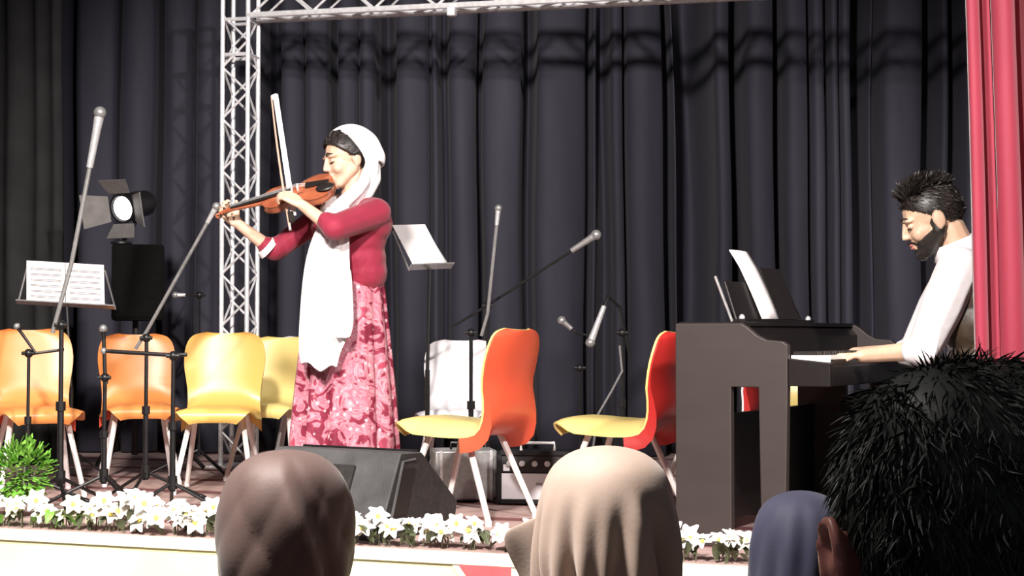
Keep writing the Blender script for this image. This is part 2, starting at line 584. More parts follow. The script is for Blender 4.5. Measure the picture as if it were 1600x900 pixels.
def truss():
    base = V(((374 - 800) / F * 9.75, 9.75, 0))
    root = thing('truss_frame', 'silver box truss portal standing before the navy curtain', 'truss', base, TY)
    a_ = 0.082
    H = 2.98
    for sx in (-1, 1):
        for sy in (-1, 1):
            MB().tube([(sx * a_, sy * a_, 0.012), (sx * a_, sy * a_, H)], 0.0145, 8).build('chord', white_metal, root)
    MB().box((0, 0, 0.006), (0.3, 0.3, 0.012)).build('base_plate', white_metal, root, bevel=0.002)
    n = 17
    dz = 2.68 / n
    for fidx in range(4):
        rot = Matrix.Rotation(math.pi / 2 * fidx, 4, 'Z')
        me = None
        for k in range(n):
            z = 0.06 + dz * k
            s0 = -1 if (k + fidx) % 2 else 1
            if k < 2:
                me = MB().tube([(s0 * a_, -a_, 0), (-s0 * a_, -a_, dz)], 0.0075, 6)
                shared = me.mesh('lacing')
                shared.materials.append(white_metal)
                shade(shared)
                if k == 0:
                    m0 = shared
                else:
                    m1 = shared
            o = link('lacing', m0 if k % 2 == 0 else m1, None, root)
            o.matrix_local = rot @ Matrix.Translation((0, 0, z))
    # corner block and horizontal rungs
    for z in (2.50, 2.715, 2.98):
        for fidx in range(4):
            r_ = Matrix.Rotation(math.pi / 2 * fidx, 3, 'Z')
            MB().tube([r_ @ V((-a_, -a_, z)), r_ @ V((a_, -a_, z))], 0.012, 8).build('rung', white_metal, root)
    # horizontal beam, hung under the corner
    L = 5.2
    for sy in (-1, 1):
        for z in (2.735, 2.90):
            MB().tube([(a_, sy * a_, z), (L, sy * a_, z)], 0.019, 8).build('chord', white_metal, root)
    nb = 26
    dx = (L - 0.15) / nb
    lac = {}
    for k in range(nb):
        x = 0.1 + dx * k
        up = k % 2
        for key, p0, p1 in (('f', (0, -a_, 2.735), (dx, -a_, 2.90)), ('b', (0, a_, 2.735), (dx, a_, 2.90)), ('u', (0, -a_, 2.735), (dx, a_, 2.735))):
            kk = (key, up)
            if kk not in lac:
                q0, q1 = (V(p0), V(p1))
                if up:
                    if key == 'u':
                        q0, q1 = V((0, a_, 2.735)), V((dx, -a_, 2.735))
                    else:
                        q0, q1 = V((0, p0[1], 2.90)), V((dx, p0[1], 2.735))
                me = MB().tube([q0, q1], 0.008, 6).mesh('lacing')
                me.materials.append(white_metal)
                shade(me)
                lac[kk] = me
            o = link('lacing', lac[kk], None, root)
            o.location = (x, 0, 0)
    # clamp hanging from the beam
    MB().box((1.36, -a_, 2.70), (0.05, 0.06, 0.06)).build('clamp', white_metal, root, bevel=0.008)


truss()


# ------------------------------------------------------------------ chairs
def catmull(pts, n):
    out = []
    for i in range(len(pts) - 1):
        p0 = pts[max(i - 1, 0)]
        p1, p2 = pts[i], pts[i + 1]
        p3 = pts[min(i + 2, len(pts) - 1)]
        for k in range(n):
            t = k / n
            out.append(tuple(0.5 * ((2 * b) + (c - a) * t + (2 * a - 5 * b + 4 * c - d) * t * t + (3 * b - a - 3 * c + d) * t ** 3) for a, b, c, d in zip(p0, p1, p2, p3)))
    out.append(pts[-1])
    return out


CH_PROF = [(.236, .366, .120), (.252, .386, .150), (.250, .415, .178), (.225, .438, .196), (.17, .446, .210), (.09, .443, .217), (0, .437, .218), (-.10, .436, .212), (-.165, .449, .201), (-.205, .487, .193),
           (-.225, .54, .196), (-.238, .61, .210), (-.252, .68, .217), (-.268, .745, .210), (-.278, .79, .190), (-.284, .812, .155), (-.287, .824, .10)]


def chair(label, X, Y, face, inner, outer, sc=1.0, group='plastic shell chairs on the stage'):
    root = thing('shell_chair', label, 'chair', (X, Y, 0), math.atan2(face[1], face[0]), group)
    prof = catmull(CH_PROF, 2)
    n = len(prof)
    NV = 13

    def surf(off, i0=0, extra=None):
        rows = []
        for i, (x, z, hw) in enumerate(prof):
            if i < i0:
                continue
            x0, z0, _ = prof[max(i - 1, 0)]
            x1, z1, _ = prof[min(i + 1, n - 1)]
            tx, tz = x1 - x0, z1 - z0
            l = math.hypot(tx, tz)
            nx, nz = tz / l, -tx / l          # towards the sitter
            back = min(1, max(0, (z - .455) / .12)) if x < -.1 else 0
            e = extra(x, z) if extra else 0
            row = []
            for j in range(NV):
                v = -1 + 2 * j / (NV - 1)
                fwd = .032 * abs(v) ** 2.5 * back
                drop = .062 * abs(v) ** 5 * (1 - back) * min(1, max(0, (.25 - x) / .10))
                o_ = off + fwd - e
                row.append(((x + nx * o_) * sc, v * hw * sc, (z + nz * o_ - drop) * sc))
            rows.append(row)
        return rows

    def sheet(o0, o1, i0=0, e0=None, e1=None):
        A, B = surf(o0, i0, e0), surf(o1, i0, e1)
        mb = MB()
        mb.grid(A)
        mb.grid(B)
        for S0, S1 in ((A[0], B[0]), (A[-1], B[-1]), ([r[0] for r in A], [r[0] for r in B]), ([r[-1] for r in A], [r[-1] for r in B])):
            mb.grid([S0, S1])
        return mb

    sheet(0.0, -0.010).build('shell_inner', inner, root, angle=50)
    i0 = next(i for i, p in enumerate(prof) if p[0] < -.09)
    bulge = lambda x, z: .055 * max(0, 1 - max(0, z - .46) / .16) ** 1.5
    sheet(-0.0105, -0.018, i0, None, bulge).build('shell_outer', outer, root, angle=50)
    u = MB()
    for sy in (-1, 1):
        u.tube([(0.13 * sc, sy * .13 * sc, .415 * sc), (-0.13 * sc, sy * .13 * sc, .408 * sc)], .011 * sc)
    u.tube([(0.09 * sc, -.13 * sc, .412 * sc), (0.09 * sc, .13 * sc, .412 * sc)], .011 * sc)
    u.tube([(-0.09 * sc, -.13 * sc, .409 * sc), (-0.09 * sc, .13 * sc, .409 * sc)], .011 * sc)
    u.build('under_frame', chair_leg_m, root)
    for sx in (-1, 1):
        for sy in (-1, 1):
            lg = MB().tube([(sx * .07 * sc, sy * .13 * sc, .412 * sc), (sx * .09 * sc, sy * .135 * sc, .38 * sc), (sx * .23 * sc - .01, sy * .20 * sc, .012)], [.015 * sc, .015 * sc, .013 * sc]).build('leg', chair_leg_m, root)
            MB().tube([(sx * .23 * sc - .01, sy * .20 * sc, .0), (sx * .23 * sc - .01, sy * .20 * sc, .022)], .0145 * sc).build('foot_cap', white_p, lg)
    return root


def at_floor(px, Y):
    return (px - 800) / F * Y


FL_ = (-0.866, 0.5)
chair('orange and yellow shell chair nearest the violinist skirt, seen from the side', -0.205, 7.01, FL_, pale_yellow_p, orange_p)
chair('red backed shell chair with yellow seat against the piano end panel', at_floor(968, 7.15), 7.15, (-0.90, 0.43), pale_yellow_p, red_p, 0.985)
chair('white shell chair behind the orange one, facing the hall', at_floor(712, 8.5), 8.5, (-0.1, -1), white_p, white_p, 0.93)
chair('amber orange shell chair at the far left edge behind microphone stands', at_floor(58, 8.05), 8.05, (0.42, -0.9), amber_p, orange_p, 1.0)
chair('smaller amber orange shell chair between the left chair and the yellow chair', at_floor(219, 8.7), 8.7, (0.30, -0.95), amber_p, orange_p, 0.97)
chair('bright yellow shell chair facing the hall under the truss column', at_floor(343, 8.25), 8.25, (0.05, -1), yellow_p, yellow_p, 0.98)
chair('pale yellow shell chair half hidden behind the bright yellow chair', at_floor(424, 8.95), 8.95, (-0.15, -1), pale_yellow_p, pale_yellow_p, 0.95)
chair('white shell chair mostly hidden behind the violinist skirt on her left', at_floor(482, 9.7), 9.7, (0.2, -1), white_p, white_p, 0.95)
chair('red shell chair glimpsed through the gap under the piano keyboard', at_floor(1112, 7.75), 7.75, (-0.93, 0.36), white_p, red_p, 0.93)
chair('cream shell chair glimpsed under the piano keybed beyond the red one', at_floor(1240, 8.9), 8.9, (-0.2, -0.95), pale_yellow_p, white_p, 0.9)


# ------------------------------------------------------------------ piano
def piano():
    u = V((0.866, -0.5, 0))      # towards the player
    l = V((0.5, 0.866, 0))       # along the keyboard, away from the hall
    F0 = V((1.023, 5.95, 0))
    root = thing('digital_piano', 'dark brown console piano standing end-on to the hall', 'piano', F0)
    Lk = 1.36
    UP = V((0, 0, 1))

    def q(du, t, z):
        return F0 + u * du + l * t + UP * z

    prof = [(-.454, 0), (-.225, 0), (-.225, .605), (-.115, .605), (-.105, 0.0), (-.012, 0.0), (0, .60), (0, .765), (-.02, .778), (-.085, .783), (-.12, .80), (-.16, .832), (-.185, .846), (-.454, .846)]
    for t in (0, Lk):
        e = MB().prism([q(d, t, z) for d, z in prof], l * 0.035).build('end_panel', piano_m, root, F0, False, bevel=0.004)
        MB().prism([q(-.46, t - .004, 0.0), q(.0, t - .004, 0.0), q(.0, t + .039, 0.0), q(-.46, t + .039, 0.0)], UP * .03).build('foot', piano_m, e, F0, False, bevel=.004)
    # upper case, top board, back board, keybed
    MB().prism([q(-.45, .036, .62), q(-.17, .036, .62), q(-.17, .036, .80), q(-.20, .036, .835), q(-.45, .036, .835)], l * (Lk - .037)).build('case', piano_black, root, F0, False, bevel=.003)
    MB().prism([q(-.455, .036, .836), q(-.19, .036, .836), q(-.19, .036, .852), q(-.455, .036, .852)], l * (Lk - .037)).build('top_board', piano_black, root, F0, False, bevel=.003)
    MB().prism([q(-.40, .036, .06), q(-.375, .036, .06), q(-.375, .036, .485), q(-.40, .036, .485)], l * (Lk - .037)).build('back_board', piano_black, root, F0, False)
    MB().prism([q(-.17, .036, .612), q(.165, .036, .612), q(.165, .036, .690), q(-.17, .036, .700)], l * (Lk - .037)).build('keybed', piano_black, root, F0, False, bevel=.004)
    kb = MB().prism([q(0.002, .0, .612), q(.165, .0, .612), q(.165, .0, .700), q(.002, .0, .715)], l * .034).build('key_cheek', piano_black, root, F0, False, bevel=.004)
    MB().prism([q(.155, .036, .690), q(.167, .036, .690), q(.167, .036, .712), q(.155, .036, .712)], l * (Lk - .04)).build('keyslip', piano_black, root, F0, False)
    # 52 white and 36 black keys
    wk = (Lk - .06) / 52
    me = MB().prism([(u * 0.0), u * .152, u * .152 + l * (wk - .0012), l * (wk - .0012)], UP * .024).mesh('white_key')
    me.materials.append(key_white)
    mbk = MB().prism([(u * 0.0), u * .095, u * .095 + l * .011, l * .011], UP * .014).mesh('black_key')
    mbk.materials.append(ebony)
    for k in range(52):
        o = link('white_key', me, None, root)
        o.location = u * .001 + l * (.040 + wk * k) + UP * .7015
        if k % 7 not in (2, 6) and k < 51:
            o = link('black_key', mbk, None, root)
            o.location = u * .001 + l * (.040 + wk * (k + 1) - .006) + UP * .7258
    # music rest with posts
    rb = V((-.27, 0, 0))
    up2 = (UP * 0.9 - u * 0.36).normalized()
    rest = MB().prism([q(-.245, .12, .854), q(-.245, .86, .854), q(-.245, .83, .854) + up2 * .17, q(-.245, .15, .854) + up2 * .17], -u * .012).build('music_rest', piano_black, root, F0, False, bevel=.003)
    MB().prism([q(-.255, .10, .8535), q(-.205, .10, .8535), q(-.205, .88, .8535), q(-.255, .88, .8535)], UP * .010).build('rest_ledge', piano_black, rest, F0, False)
    for t in (.115, .865):
        MB().tube([q(-.265, t, .853), q(-.265, t, .853) + up2 * .19], .006).build('rest_post', grey_metal, rest, F0)
        MB().ell(q(-.225, t, .868), (.012, .012, .014)).build('rest_knob', silver, rest, F0)
    # sheet music: a standing open booklet
    b0 = q(-.238, .36, .866)
    sh = thing('sheet_music', 'white sheet music leaning on the piano music rest', 'sheet music', b0)
    top = up2 * .30
    rows = []
    for i in range(9):
        t = i / 8
        curl = -u * (.020 * t * t + .03 * max(0, t - .75))
        rows.append([b0 + l * (k * .07) + top * t + curl + u * (.012 * math.sin(k * 1.2)) for k in range(4)])
    MB().grid(rows).build('page', paper, sh, b0, solid=.003)
    rows2 = [[p - u * .012 + l * .03 for p in r] for r in rows]
    MB().grid(rows2).build('page', paper, sh, b0, solid=.003)
    # folder on the rest behind the page
    fb = q(-.240, .56, .866)
    fo = MB().prism([fb, fb + l * .24, fb + l * .24 + up2 * .23, fb + up2 * .23], -u * .004).build('music_folder', ebony, None, None, False)
    tag(fo, 'black music folder standing on the piano rest beside the white sheet', 'folder')


piano()


# ------------------------------------------------------------------ people helpers
def head_frame(center, fwd, up, sc=1.0):
    f = V(fwd).normalized()
    left = V(up).cross(f).normalized()
    u = f.cross(left).normalized()
    M = Matrix((f, left, u)).transposed()     # columns fwd, left, up
    return V(center), M, sc


def hp(fr, x, y, z):
    c, M, s_ = fr
    return c + M @ V((x, y, z)) * s_


def head_prims(mb, fr, ears=True):
    c, M, s_ = fr

    def e(p, r):
        mb.ell(hp(fr, *p), tuple(k * s_ for k in r), M)
    e((-.012, 0, .030), (.098, .076, .090))
    e((.030, 0, -.022), (.060, .062, .090))
    e((.045, 0, -.075), (.040, .045, .035))
    e((.066, 0, -.098), (.022, .024, .018))
    mb.cap(hp(fr, .089, 0, .018), .007 * s_, hp(fr, .106, 0, -.026), .0095 * s_)
    e((.096, 0, -.029), (.012, .015, .008))
    for sy in (-1, 1):
        e((.074, sy * .030, .024), (.018, .026, .010))
        e((.060, sy * .036, -.030), (.026, .026, .026))
        mb.cap(hp(fr, .0, sy * .055, -.04), .022 * s_, hp(fr, .06, sy * .020, -.092), .020 * s_)
        if ears:
            e((-.012, sy * .078, -.004), (.022, .010, .033))
            e((-.008, sy * .078, -.028), (.010, .008, .012))
    e((.088, 0, -.056), (.011, .022, .007))
    e((.086, 0, -.068), (.010, .019, .008))


def face_bits(root, off, fr, closed=True, skin=None):
    c, M, s_ = fr
    for sy in (-1, 1):
        b = MB().tube([hp(fr, .094, sy * .012, .030), hp(fr, .092, sy * .030, .038), hp(fr, .078, sy * .048, .031)], [.0035 * s_, .0042 * s_, .002 * s_], 6)
        b.build('eyebrow', brow_m, root, off)
        e = MB().ell(hp(fr, .074, sy * .031, .004), (.013 * s_, .014 * s_, .011 * s_), M)
        eo = e.build('eyelid', skin, root, off)
        MB().tube([hp(fr, .086, sy * .018, -.001), hp(fr, .0885, sy * .030, -.006), hp(fr, .080, sy * .045, -.001)], [.0018 * s_, .0026 * s_, .0016 * s_], 6).build('lashes', brow_m, eo, off)
    MB().ell(hp(fr, .093, 0, -.0565), (.008 * s_, .020 * s_, .005 * s_), M).ell(hp(fr, .091, 0, -.067), (.008 * s_, .017 * s_, .006 * s_), M).build('lips', lip_m, root, off)


def hand_prims(mb, wrist, d, n, side, curl=(35, 45, 30), sc=1.0, spread=0.0, thumb_dir=None):
    """palm and five fingers; d = finger direction, n = palm normal (curl side), side = +1/-1 for the thumb side"""
    wrist = V(wrist)
    d = V(d).normalized()
    n = V(n)
    n = (n - d * n.dot(d)).normalized()
    t = d.cross(n) * side
    kn = []
    offs = (.030, .010, -.010, -.028)
    lens = (.070, .078, .073, .056)
    for o_ in offs:
        k = wrist + d * (.085 - abs(o_ - .008) * .25) * sc + t * o_ * sc
        kn.append(k)
        mb.cap(wrist + d * .008 * sc + t * o_ * .6 * sc, .014 * sc, k, .0115 * sc)
    for i, k in enumerate(kn):
        p = k.copy()
        ang = 0
        r0 = .0095 * sc
        for j, fr in enumerate((.45, .31, .24)):
            ang += R(curl[j]) * (1 + .1 * i)
            dd = (d + t * spread * (1.5 - i)).normalized() * math.cos(ang) + n * math.sin(ang)
            q = p + dd * lens[i] * fr * sc
            mb.cap(p, r0, q, r0 * .9)
            p = q
            r0 *= .9
    b = wrist + d * .030 * sc + t * .030 * sc
    td = V(thumb_dir).normalized() if thumb_dir is not None else (d * .65 + t * .6 + n * .35).normalized()
    mb.cap(wrist + d * .012 * sc + t * .014 * sc, .015 * sc, b, .013 * sc)
    q = b + td * .040 * sc
    mb.cap(b, .0125 * sc, q, .0105 * sc)
    mb.cap(q, .0105 * sc, q + (td * .8 + d * .4 + n * .2).normalized() * .028 * sc, .0085 * sc)


def strands(name, m, parent, off, roots, length, width, seed=1, droop=0.4, rand=0.5, comb=None, lift=0.35):
    """many short tapering locks of hair, one part"""
    rnd = random.Random(seed)
    mb = MB()
    for p, nrm in roots:
        d = nrm * lift + V((rnd.uniform(-1, 1), rnd.uniform(-1, 1), rnd.uniform(-1, 1))) * rand
        if comb is not None:
            cv = comb(p, nrm)
            d = d + (cv - nrm * cv.dot(nrm))
        d.normalize()
        L = length * rnd.uniform(.7, 1.25)
        side = d.cross(V((rnd.uniform(-1, 1), rnd.uniform(-1, 1), rnd.uniform(-1, 1))))
        if side.length < 1e-3:
            continue
        side.normalize()
        pts = []
        q = p - nrm * width * .5
        dd = d.copy()
        for k in range(4):
            pts.append(q.copy())
            dd = (dd + V((0, 0, -droop)) + V((rnd.uniform(-1, 1), rnd.uniform(-1, 1), rnd.uniform(-1, 1))) * .25).normalized()
            q = q + dd * L / 3
        b = len(mb.v)
        for k, z in enumerate(pts):
            wd = width * (1, .9, .6, .1)[k]
            up_ = nrm * wd * .5
            mb.v += [z - side * wd, z + up_, z + side * wd]
        for k in range(3):
            a0 = b + 3 * k
            mb.f += [(a0, a0 + 1, a0 + 4, a0 + 3), (a0 + 1, a0 + 2, a0 + 5, a0 + 4)]
    me = mb.mesh(name, off)
    shade(me, 80)
    o = link(name, me, m, parent)
    o['kind'] = 'stuff'
    return o


def boxy(d, pw):
    q = (abs(d.y) ** pw + abs(d.z) ** pw) ** (1 / pw)
    e = math.hypot(d.y, d.z)
    f_ = (e / q if q > 1e-6 else 1.0) if d.z > 0 else 1.0
    return V((d.x, d.y * f_, d.z * f_))


def scalp_roots(fr, c, r, n, keep, seed=2, pw=2.0):
    rnd = random.Random(seed)
    out = []
    _, M, s_ = fr
    while len(out) < n:
        z = rnd.uniform(-1, 1)
        a = rnd.uniform(0, 2 * math.pi)
        k = math.sqrt(1 - z * z)
        d = V((k * math.cos(a), k * math.sin(a), z))
        d2 = boxy(d, pw)
        p = V((c[0] + r[0] * d2.x, c[1] + r[1] * d2.y, c[2] + r[2] * d2.z))
        if not keep(p):
            continue
        nn = V((d.x / r[0], d.y / r[1], d.z / r[2])).normalized()
        out.append((hp(fr, *p), M @ nn))
    return out


# ------------------------------------------------------------------ violinist
YW = 7.2


def W(px, py, dy=0.0):
    return P(px, py, YW + dy)


def violinist():
    off = V((at_floor(540, YW), YW, 0))
    root = thing('person', 'woman in white headscarf, crimson jacket and floral skirt playing a violin', 'person', off)
    hc = W(541, 250, -.02)
    fr = head_frame(hc, (-.84, -.50, -.20), (-.12, -.02, 1), 1.06)
    # body: head, neck, torso, arms, hands, legs in one skin
    b = MB()
    head_prims(b, fr)
    b.cap(hp(fr, -.025, 0, -.05), .052, W(552, 326, 0), .058)
    sh_b, sh_v = W(588, 334, -.11), W(508, 332, .12)
    el_b, wr_b = W(521, 358, -.32), W(470, 319, -.25)
    el_v, wr_v = W(427, 392, .10), W(371, 349, .03)
    b.cap(sh_b, .045, sh_v, .045)
    b.cap(W(548, 345, 0), .09, W(545, 440, 0), .095)
    b.cap(W(545, 440, 0), .10, W(543, 500, 0), .12)
    b.cap(sh_b, .044, el_b, .037)
    b.cap(el_b, .036, wr_b, .024)
    b.cap(sh_v, .044, el_v, .036)
    b.cap(el_v, .036, wr_v, .024)
    for sx in (-1, 1):
        x = off.x + sx * .09
        b.cap((x, YW, .88), .085, (x, YW, .48), .055)
        b.cap((x, YW, .48), .055, (x, YW + .02, .09), .038)
        b.cap((x, YW + .02, .045), .036, (x - .06, YW - .12, .035), .030)
    # bow hand: fingers reach over the stick
    hand_prims(b, wr_b, (-.75, .12, .45), (.05, .5, -.85), -1, (25, 40, 35), .95)
    # neck hand: comes from below, fingers curl over the fingerboard
    hand_prims(b, wr_v, (-.62, -.05, .62), (.25, -.75, .35), 1, (30, 55, 45), .95)
    blob(b, 'body', skin_w, .005, root, off, 3)
    face_bits(root, off, fr, skin=skin_w)
    # hair
    c, M, s_ = fr
    hair = MB().ell(hp(fr, -.012, 0, .034), tuple(k * s_ for k in (.103, .084, .098)), M, 96, 64,
                    keep=lambda p: p.x / s_ > -.05 and (p.z / s_ + .034 - .060) > 0.95 * (p.x / s_ - .012 - .058))
    hair.build('hair', dark_hair, root, off, angle=180, solid=.012)
    hr_roots = scalp_roots(fr, (-.012, 0, .034), (.106, .086, .101), 700,
                           lambda p: (p.z - .056) > 0.95 * (p.x - .058) and (p.z - .075) < 1.0 * (p.x - .0), 4)
    strands('hair_locks', dark_hair, root, off, hr_roots, .03, .003, 3, .1, .06, comb=lambda p, n: (M @ V((-1, 0, .25))) * 3 - n)
    # scarf hood: arches fanning from the front edge over the head to the nape
    rows = []
    NT, NVV = 22, 33
    for it in range(NT + 1):
        t = it / NT
        psi = R(62 + 150 * t)
        top = V((-.034 + .138 * math.cos(psi), 0, .014 + .132 * math.sin(psi)))
        S = V((-.040 - .060 * t, .101, -.012 - .02 * t))
        B = V((.018 - .085 * t, .058, -.128 - .012 * t))
        Q1 = V((top.x * .62 + S.x * .38, .074, top.z * .66 + S.z * .34 + .012 * (1 - t)))
        Q2 = V((S.x * .5 + B.x * .5 - .006, .088, S.z * .5 + B.z * .5))
        half = catmull([tuple(top), tuple(Q1), tuple(S), tuple(Q2), tuple(B)], 4)
        full = [(x, -y, z) for x, y, z in reversed(half)] + half[1:]
        row = []
        for q_, (x, y, z) in enumerate(full):
            wv_ = 1 + .022 * math.sin(t * 13 + abs(y) * 40) * min(1, abs(y) * 16)
            row.append(hp(fr, x * wv_, y * wv_, z))
        rows.append(row)
    MB().grid(rows).build('scarf_hood', white_scarf, root, off, angle=180, solid=.008)
    # scarf wrapped around neck and down the back of the head
    wr = MB()
    path = [W(572, 272, -.06), W(569, 284, -.09), W(560, 296, -.13), W(540, 314, -.15), W(524, 330, -.13)]
    for i in range(len(path) - 1):
        wr.cap(path[i], .024 + .003 * i, path[i + 1], .026 + .003 * i)
    path = [W(583, 250, .0), W(584, 280, -.02), W(572, 302, -.05), W(552, 316, -.09), W(530, 332, -.12)]
    for i in range(len(path) - 1):
        wr.cap(path[i], .034, path[i + 1], .034)
    path = [W(578, 270, .05), W(572, 300, .07), W(545, 312, .09), W(515, 316, .05), W(512, 328, -.05), W(518, 338, -.10)]
    for i in range(len(path) - 1):
        wr.cap(path[i], .036, path[i + 1], .034)
    blob(wr, 'scarf_wrap', white_scarf, .006, root, off, 5)
    # hanging scarf ends
    L = [(322, 512, 548), (345, 500, 548), (370, 488, 546), (400, 478, 546), (440, 472, 548), (480, 469, 551), (510, 467, 551), (535, 466, 540), (556, 467, 530), (572, 470, 527)]
    rows = []
    for k, (py, xa, xb) in enumerate(L):
        row = []
        for j in range(19):
            t = j / 18
            px = xa + (xb - xa) * t
            fold = .014 * math.sin(t * 15 + .3 * k) + .006 * math.sin(t * 31 + 1)
            dy = -.185 - .03 * math.sin(math.pi * t) + fold - .05 * (k / 9)
            if k == 0:
                dy += .03
            yy = py + (8 * t if k == len(L) - 1 else 0) - (0 if k < 8 else 6 * math.sin(t * 9))
            row.append(W(px, yy, dy))
        rows.append(row)
    MB().grid(rows).build('scarf_end', white_scarf, root, off, angle=180, solid=.004, subsurf=1)
    L2 = [(420, 528, 549), (455, 526, 551), (490, 524, 553), (515, 523, 552), (529, 524, 546)]
    rows = []
    for k, (py, xa, xb) in enumerate(L2):
        rows.append([W(xa + (xb - xa) * j / 10, py, -.235 - .04 * k / 4 + .010 * math.sin(j * 1.3 + k * .4)) for j in range(11)])
    MB().grid(rows).build('scarf_end', white_scarf, root, off, angle=180, solid=.004, subsurf=1)
    # jacket
    j = MB()
    j.cap(W(586, 331, -.10), .068, W(512, 333, .11), .066)
    j.cap(W(578, 350, -.05), .105, W(520, 355, .06), .10)
    j.cap(W(562, 372, -.03), .125, W(530, 378, .03), .12)
    j.cap(W(560, 405, -.02), .128, W(528, 408, .03), .118)
    j.cap(W(565, 425, -.02), .118, W(530, 425, .03), .110)
    j.cap(W(588, 333, -.11), .070, W(523, 356, -.31), .060)
    j.cap(W(523, 356, -.31), .058, W(511, 347, -.30), .048)
    j.cap(W(506, 335, .12), .062, W(430, 391, .10), .052)
    j.cap(W(430, 391, .10), .050, W(415, 383, .085), .044)
    blob(j, 'jacket', red_jacket, .007, root, off, 16)
    # pale cuff of the far sleeve
    MB().tube([W(421, 390, .09), W(414, 384, .082)], [.056, .052], 14).build('cuff', white_scarf, root, off)
    # skirt: pleated loft from waist to floor
    levels = [(425, 490, 600), (450, 484, 603), (500, 472, 608), (560, 463, 614), (620, 457, 619), (680, 452, 623), (740, 448, 627), (800, 446, 630)]
    rows = []
    N = 120
    for k, (py, xa, xb) in enumerate(levels):
        c0, c1 = W(xa, py), W(xb, py)
        cx, hz = (c0 + c1) / 2, (c1 - c0).length / 2
        g = k / (len(levels) - 1)
        z = cx.z if k < len(levels) - 1 else .02
        row = []
        for q in range(N):
            a_ = 2 * math.pi * q / N
            fold = 1 + (.02 + .09 * g) * math.sin(11 * a_ + .6 * math.sin(3 * a_) + .5) + (.01 + .025 * g) * math.sin(23 * a_ + 1.1 + g)
            rr = .93
            row.append(V((cx.x + math.cos(a_) * hz * rr * fold, YW + math.sin(a_) * hz * (.80 - .06 * g) * rr * fold, z)))
        rows.append(row)
    MB().grid(rows, True).build('skirt', floral_m, root, off, angle=180, solid=.004)


violinist()


def violin():
    chin, scroll = W(523, 289, -.13), W(336, 336, -.06)
    ex = (scroll - chin).normalized()
    total = (scroll - chin).length
    k = total / .585
    nrm = V((.05, -.62, .78))
    ez = (nrm - ex * nrm.dot(ex)).normalized()
    ey = ez.cross(ex)
    root = thing('violin', 'reddish brown varnished violin tucked under the woman chin', 'violin', chin)
    M = Matrix((ex, ey, ez)).transposed()

    def T(x, y, z):
        return chin + M @ V((x, y, z)) * k
    out = [(0, .0), (.003, .03), (.012, .06), (.035, .088), (.07, .101), (.11, .098), (.145, .079), (.165, .062), (.185, .056), (.205, .056), (.225, .064), (.245, .079),
           (.275, .084), (.305, .079), (.33, .062), (.345, .040), (.353, .018), (.356, 0)]
    ring = [(x, h) for x, h in out] + [(x, -h) for x, h in reversed(out[1:-1])]
    mid = .18

    def lev(sc_, z):
        return [T(mid + (x - mid) * sc_, y * sc_, z) for x, y in ring]
    body = MB().grid([lev(.0, .030), lev(.35, .028), lev(.7, .024), lev(.93, .0175), lev(1.0, .016)], True).grid([lev(1.0, .016), lev(1.0, .012)], True)
    body.build('top_plate', varnish, root, chin)
    MB().grid([lev(.975, .012), lev(.975, -.015)], True).build('ribs', varnish, root, chin)
    MB().grid([lev(1.0, -.015), lev(1.0, -.019), lev(.9, -.021), lev(.5, -.027), lev(.0, -.028)], True).build('back_plate', varnish, root, chin)
    MB().tube([T(.335, 0, .004), T(.37, 0, .004), T(.49, 0, .010), T(.515, 0, .008)], [.019 * k, .014 * k, .012 * k, .012 * k], 10).build('neck', varnish, root, chin)
    fb = [T(.20, -.021, .040), T(.20, .021, .040), T(.50, .012, .026), T(.50, -.012, .026)]
    MB().prism(fb, -ez * .006 * k).build('fingerboard', ebony, root, chin, False)
    # peg box and scroll
    pg = MB().tube([T(.505, 0, .010), T(.54, 0, .004), T(.565, 0, -.002)], [.013 * k, .012 * k, .009 * k], 8).build('peg_box', varnish, root, chin)
    sp = []
    for i in range(15):
        a_ = i * .55
        r_ = .016 * (1 - i / 18)
        sp.append(T(.572 + r_ * math.cos(a_ + 2.6), 0, -.006 + r_ * math.sin(a_ + 2.6)))
    MB().tube(sp, [.0075 * k * (1 - i / 25) for i in range(15)], 8).build('scroll', varnish, pg, chin)
    for i, sy in enumerate((-1, 1, -1, 1)):
        MB().tube([T(.515 + .013 * i, -.012 * sy, .004), T(.515 + .013 * i, .03 * sy, .004)], [.003 * k, .004 * k], 8).ell(T(.515 + .013 * i, .033 * sy, .004), (.006, .006, .006)).build('peg', ebony, pg, chin)
    MB().prism([T(.165, -.020, .026), T(.165, .020, .026), T(.165, .017, .048), T(.165, -.017, .048)], ex * .004).build('bridge', paper, root, chin, False)
    MB().prism([T(.02, -.012, .032), T(.02, .012, .032), T(.13, .02, .040), T(.13, -.02, .040)], -ez * .006).build('tailpiece', ebony, root, chin, False)
    cr = MB().ell(T(.035, .045, .031), (.045 * k, .032 * k, .010 * k), M, 16, 10).build('chin_rest', ebony, root, chin)
    for i in range(4):
        y = -.012 + .008 * i
        MB().tube([T(.13, y, .041), T(.167, y, .0495), T(.50, y * .7, .029)], .0007, 5).build('string', silver, root, chin)
    for sy in (-1, 1):
        pts = [T(.14, sy * .045, .0255), T(.15, sy * .036, .0262), T(.17, sy * .042, .026), T(.195, sy * .034, .0266), T(.205, sy * .042, .0258)]
        MB().tube(pts, .0022, 6).build('sound_hole', ebony, root, chin)
    return T, k


violin()


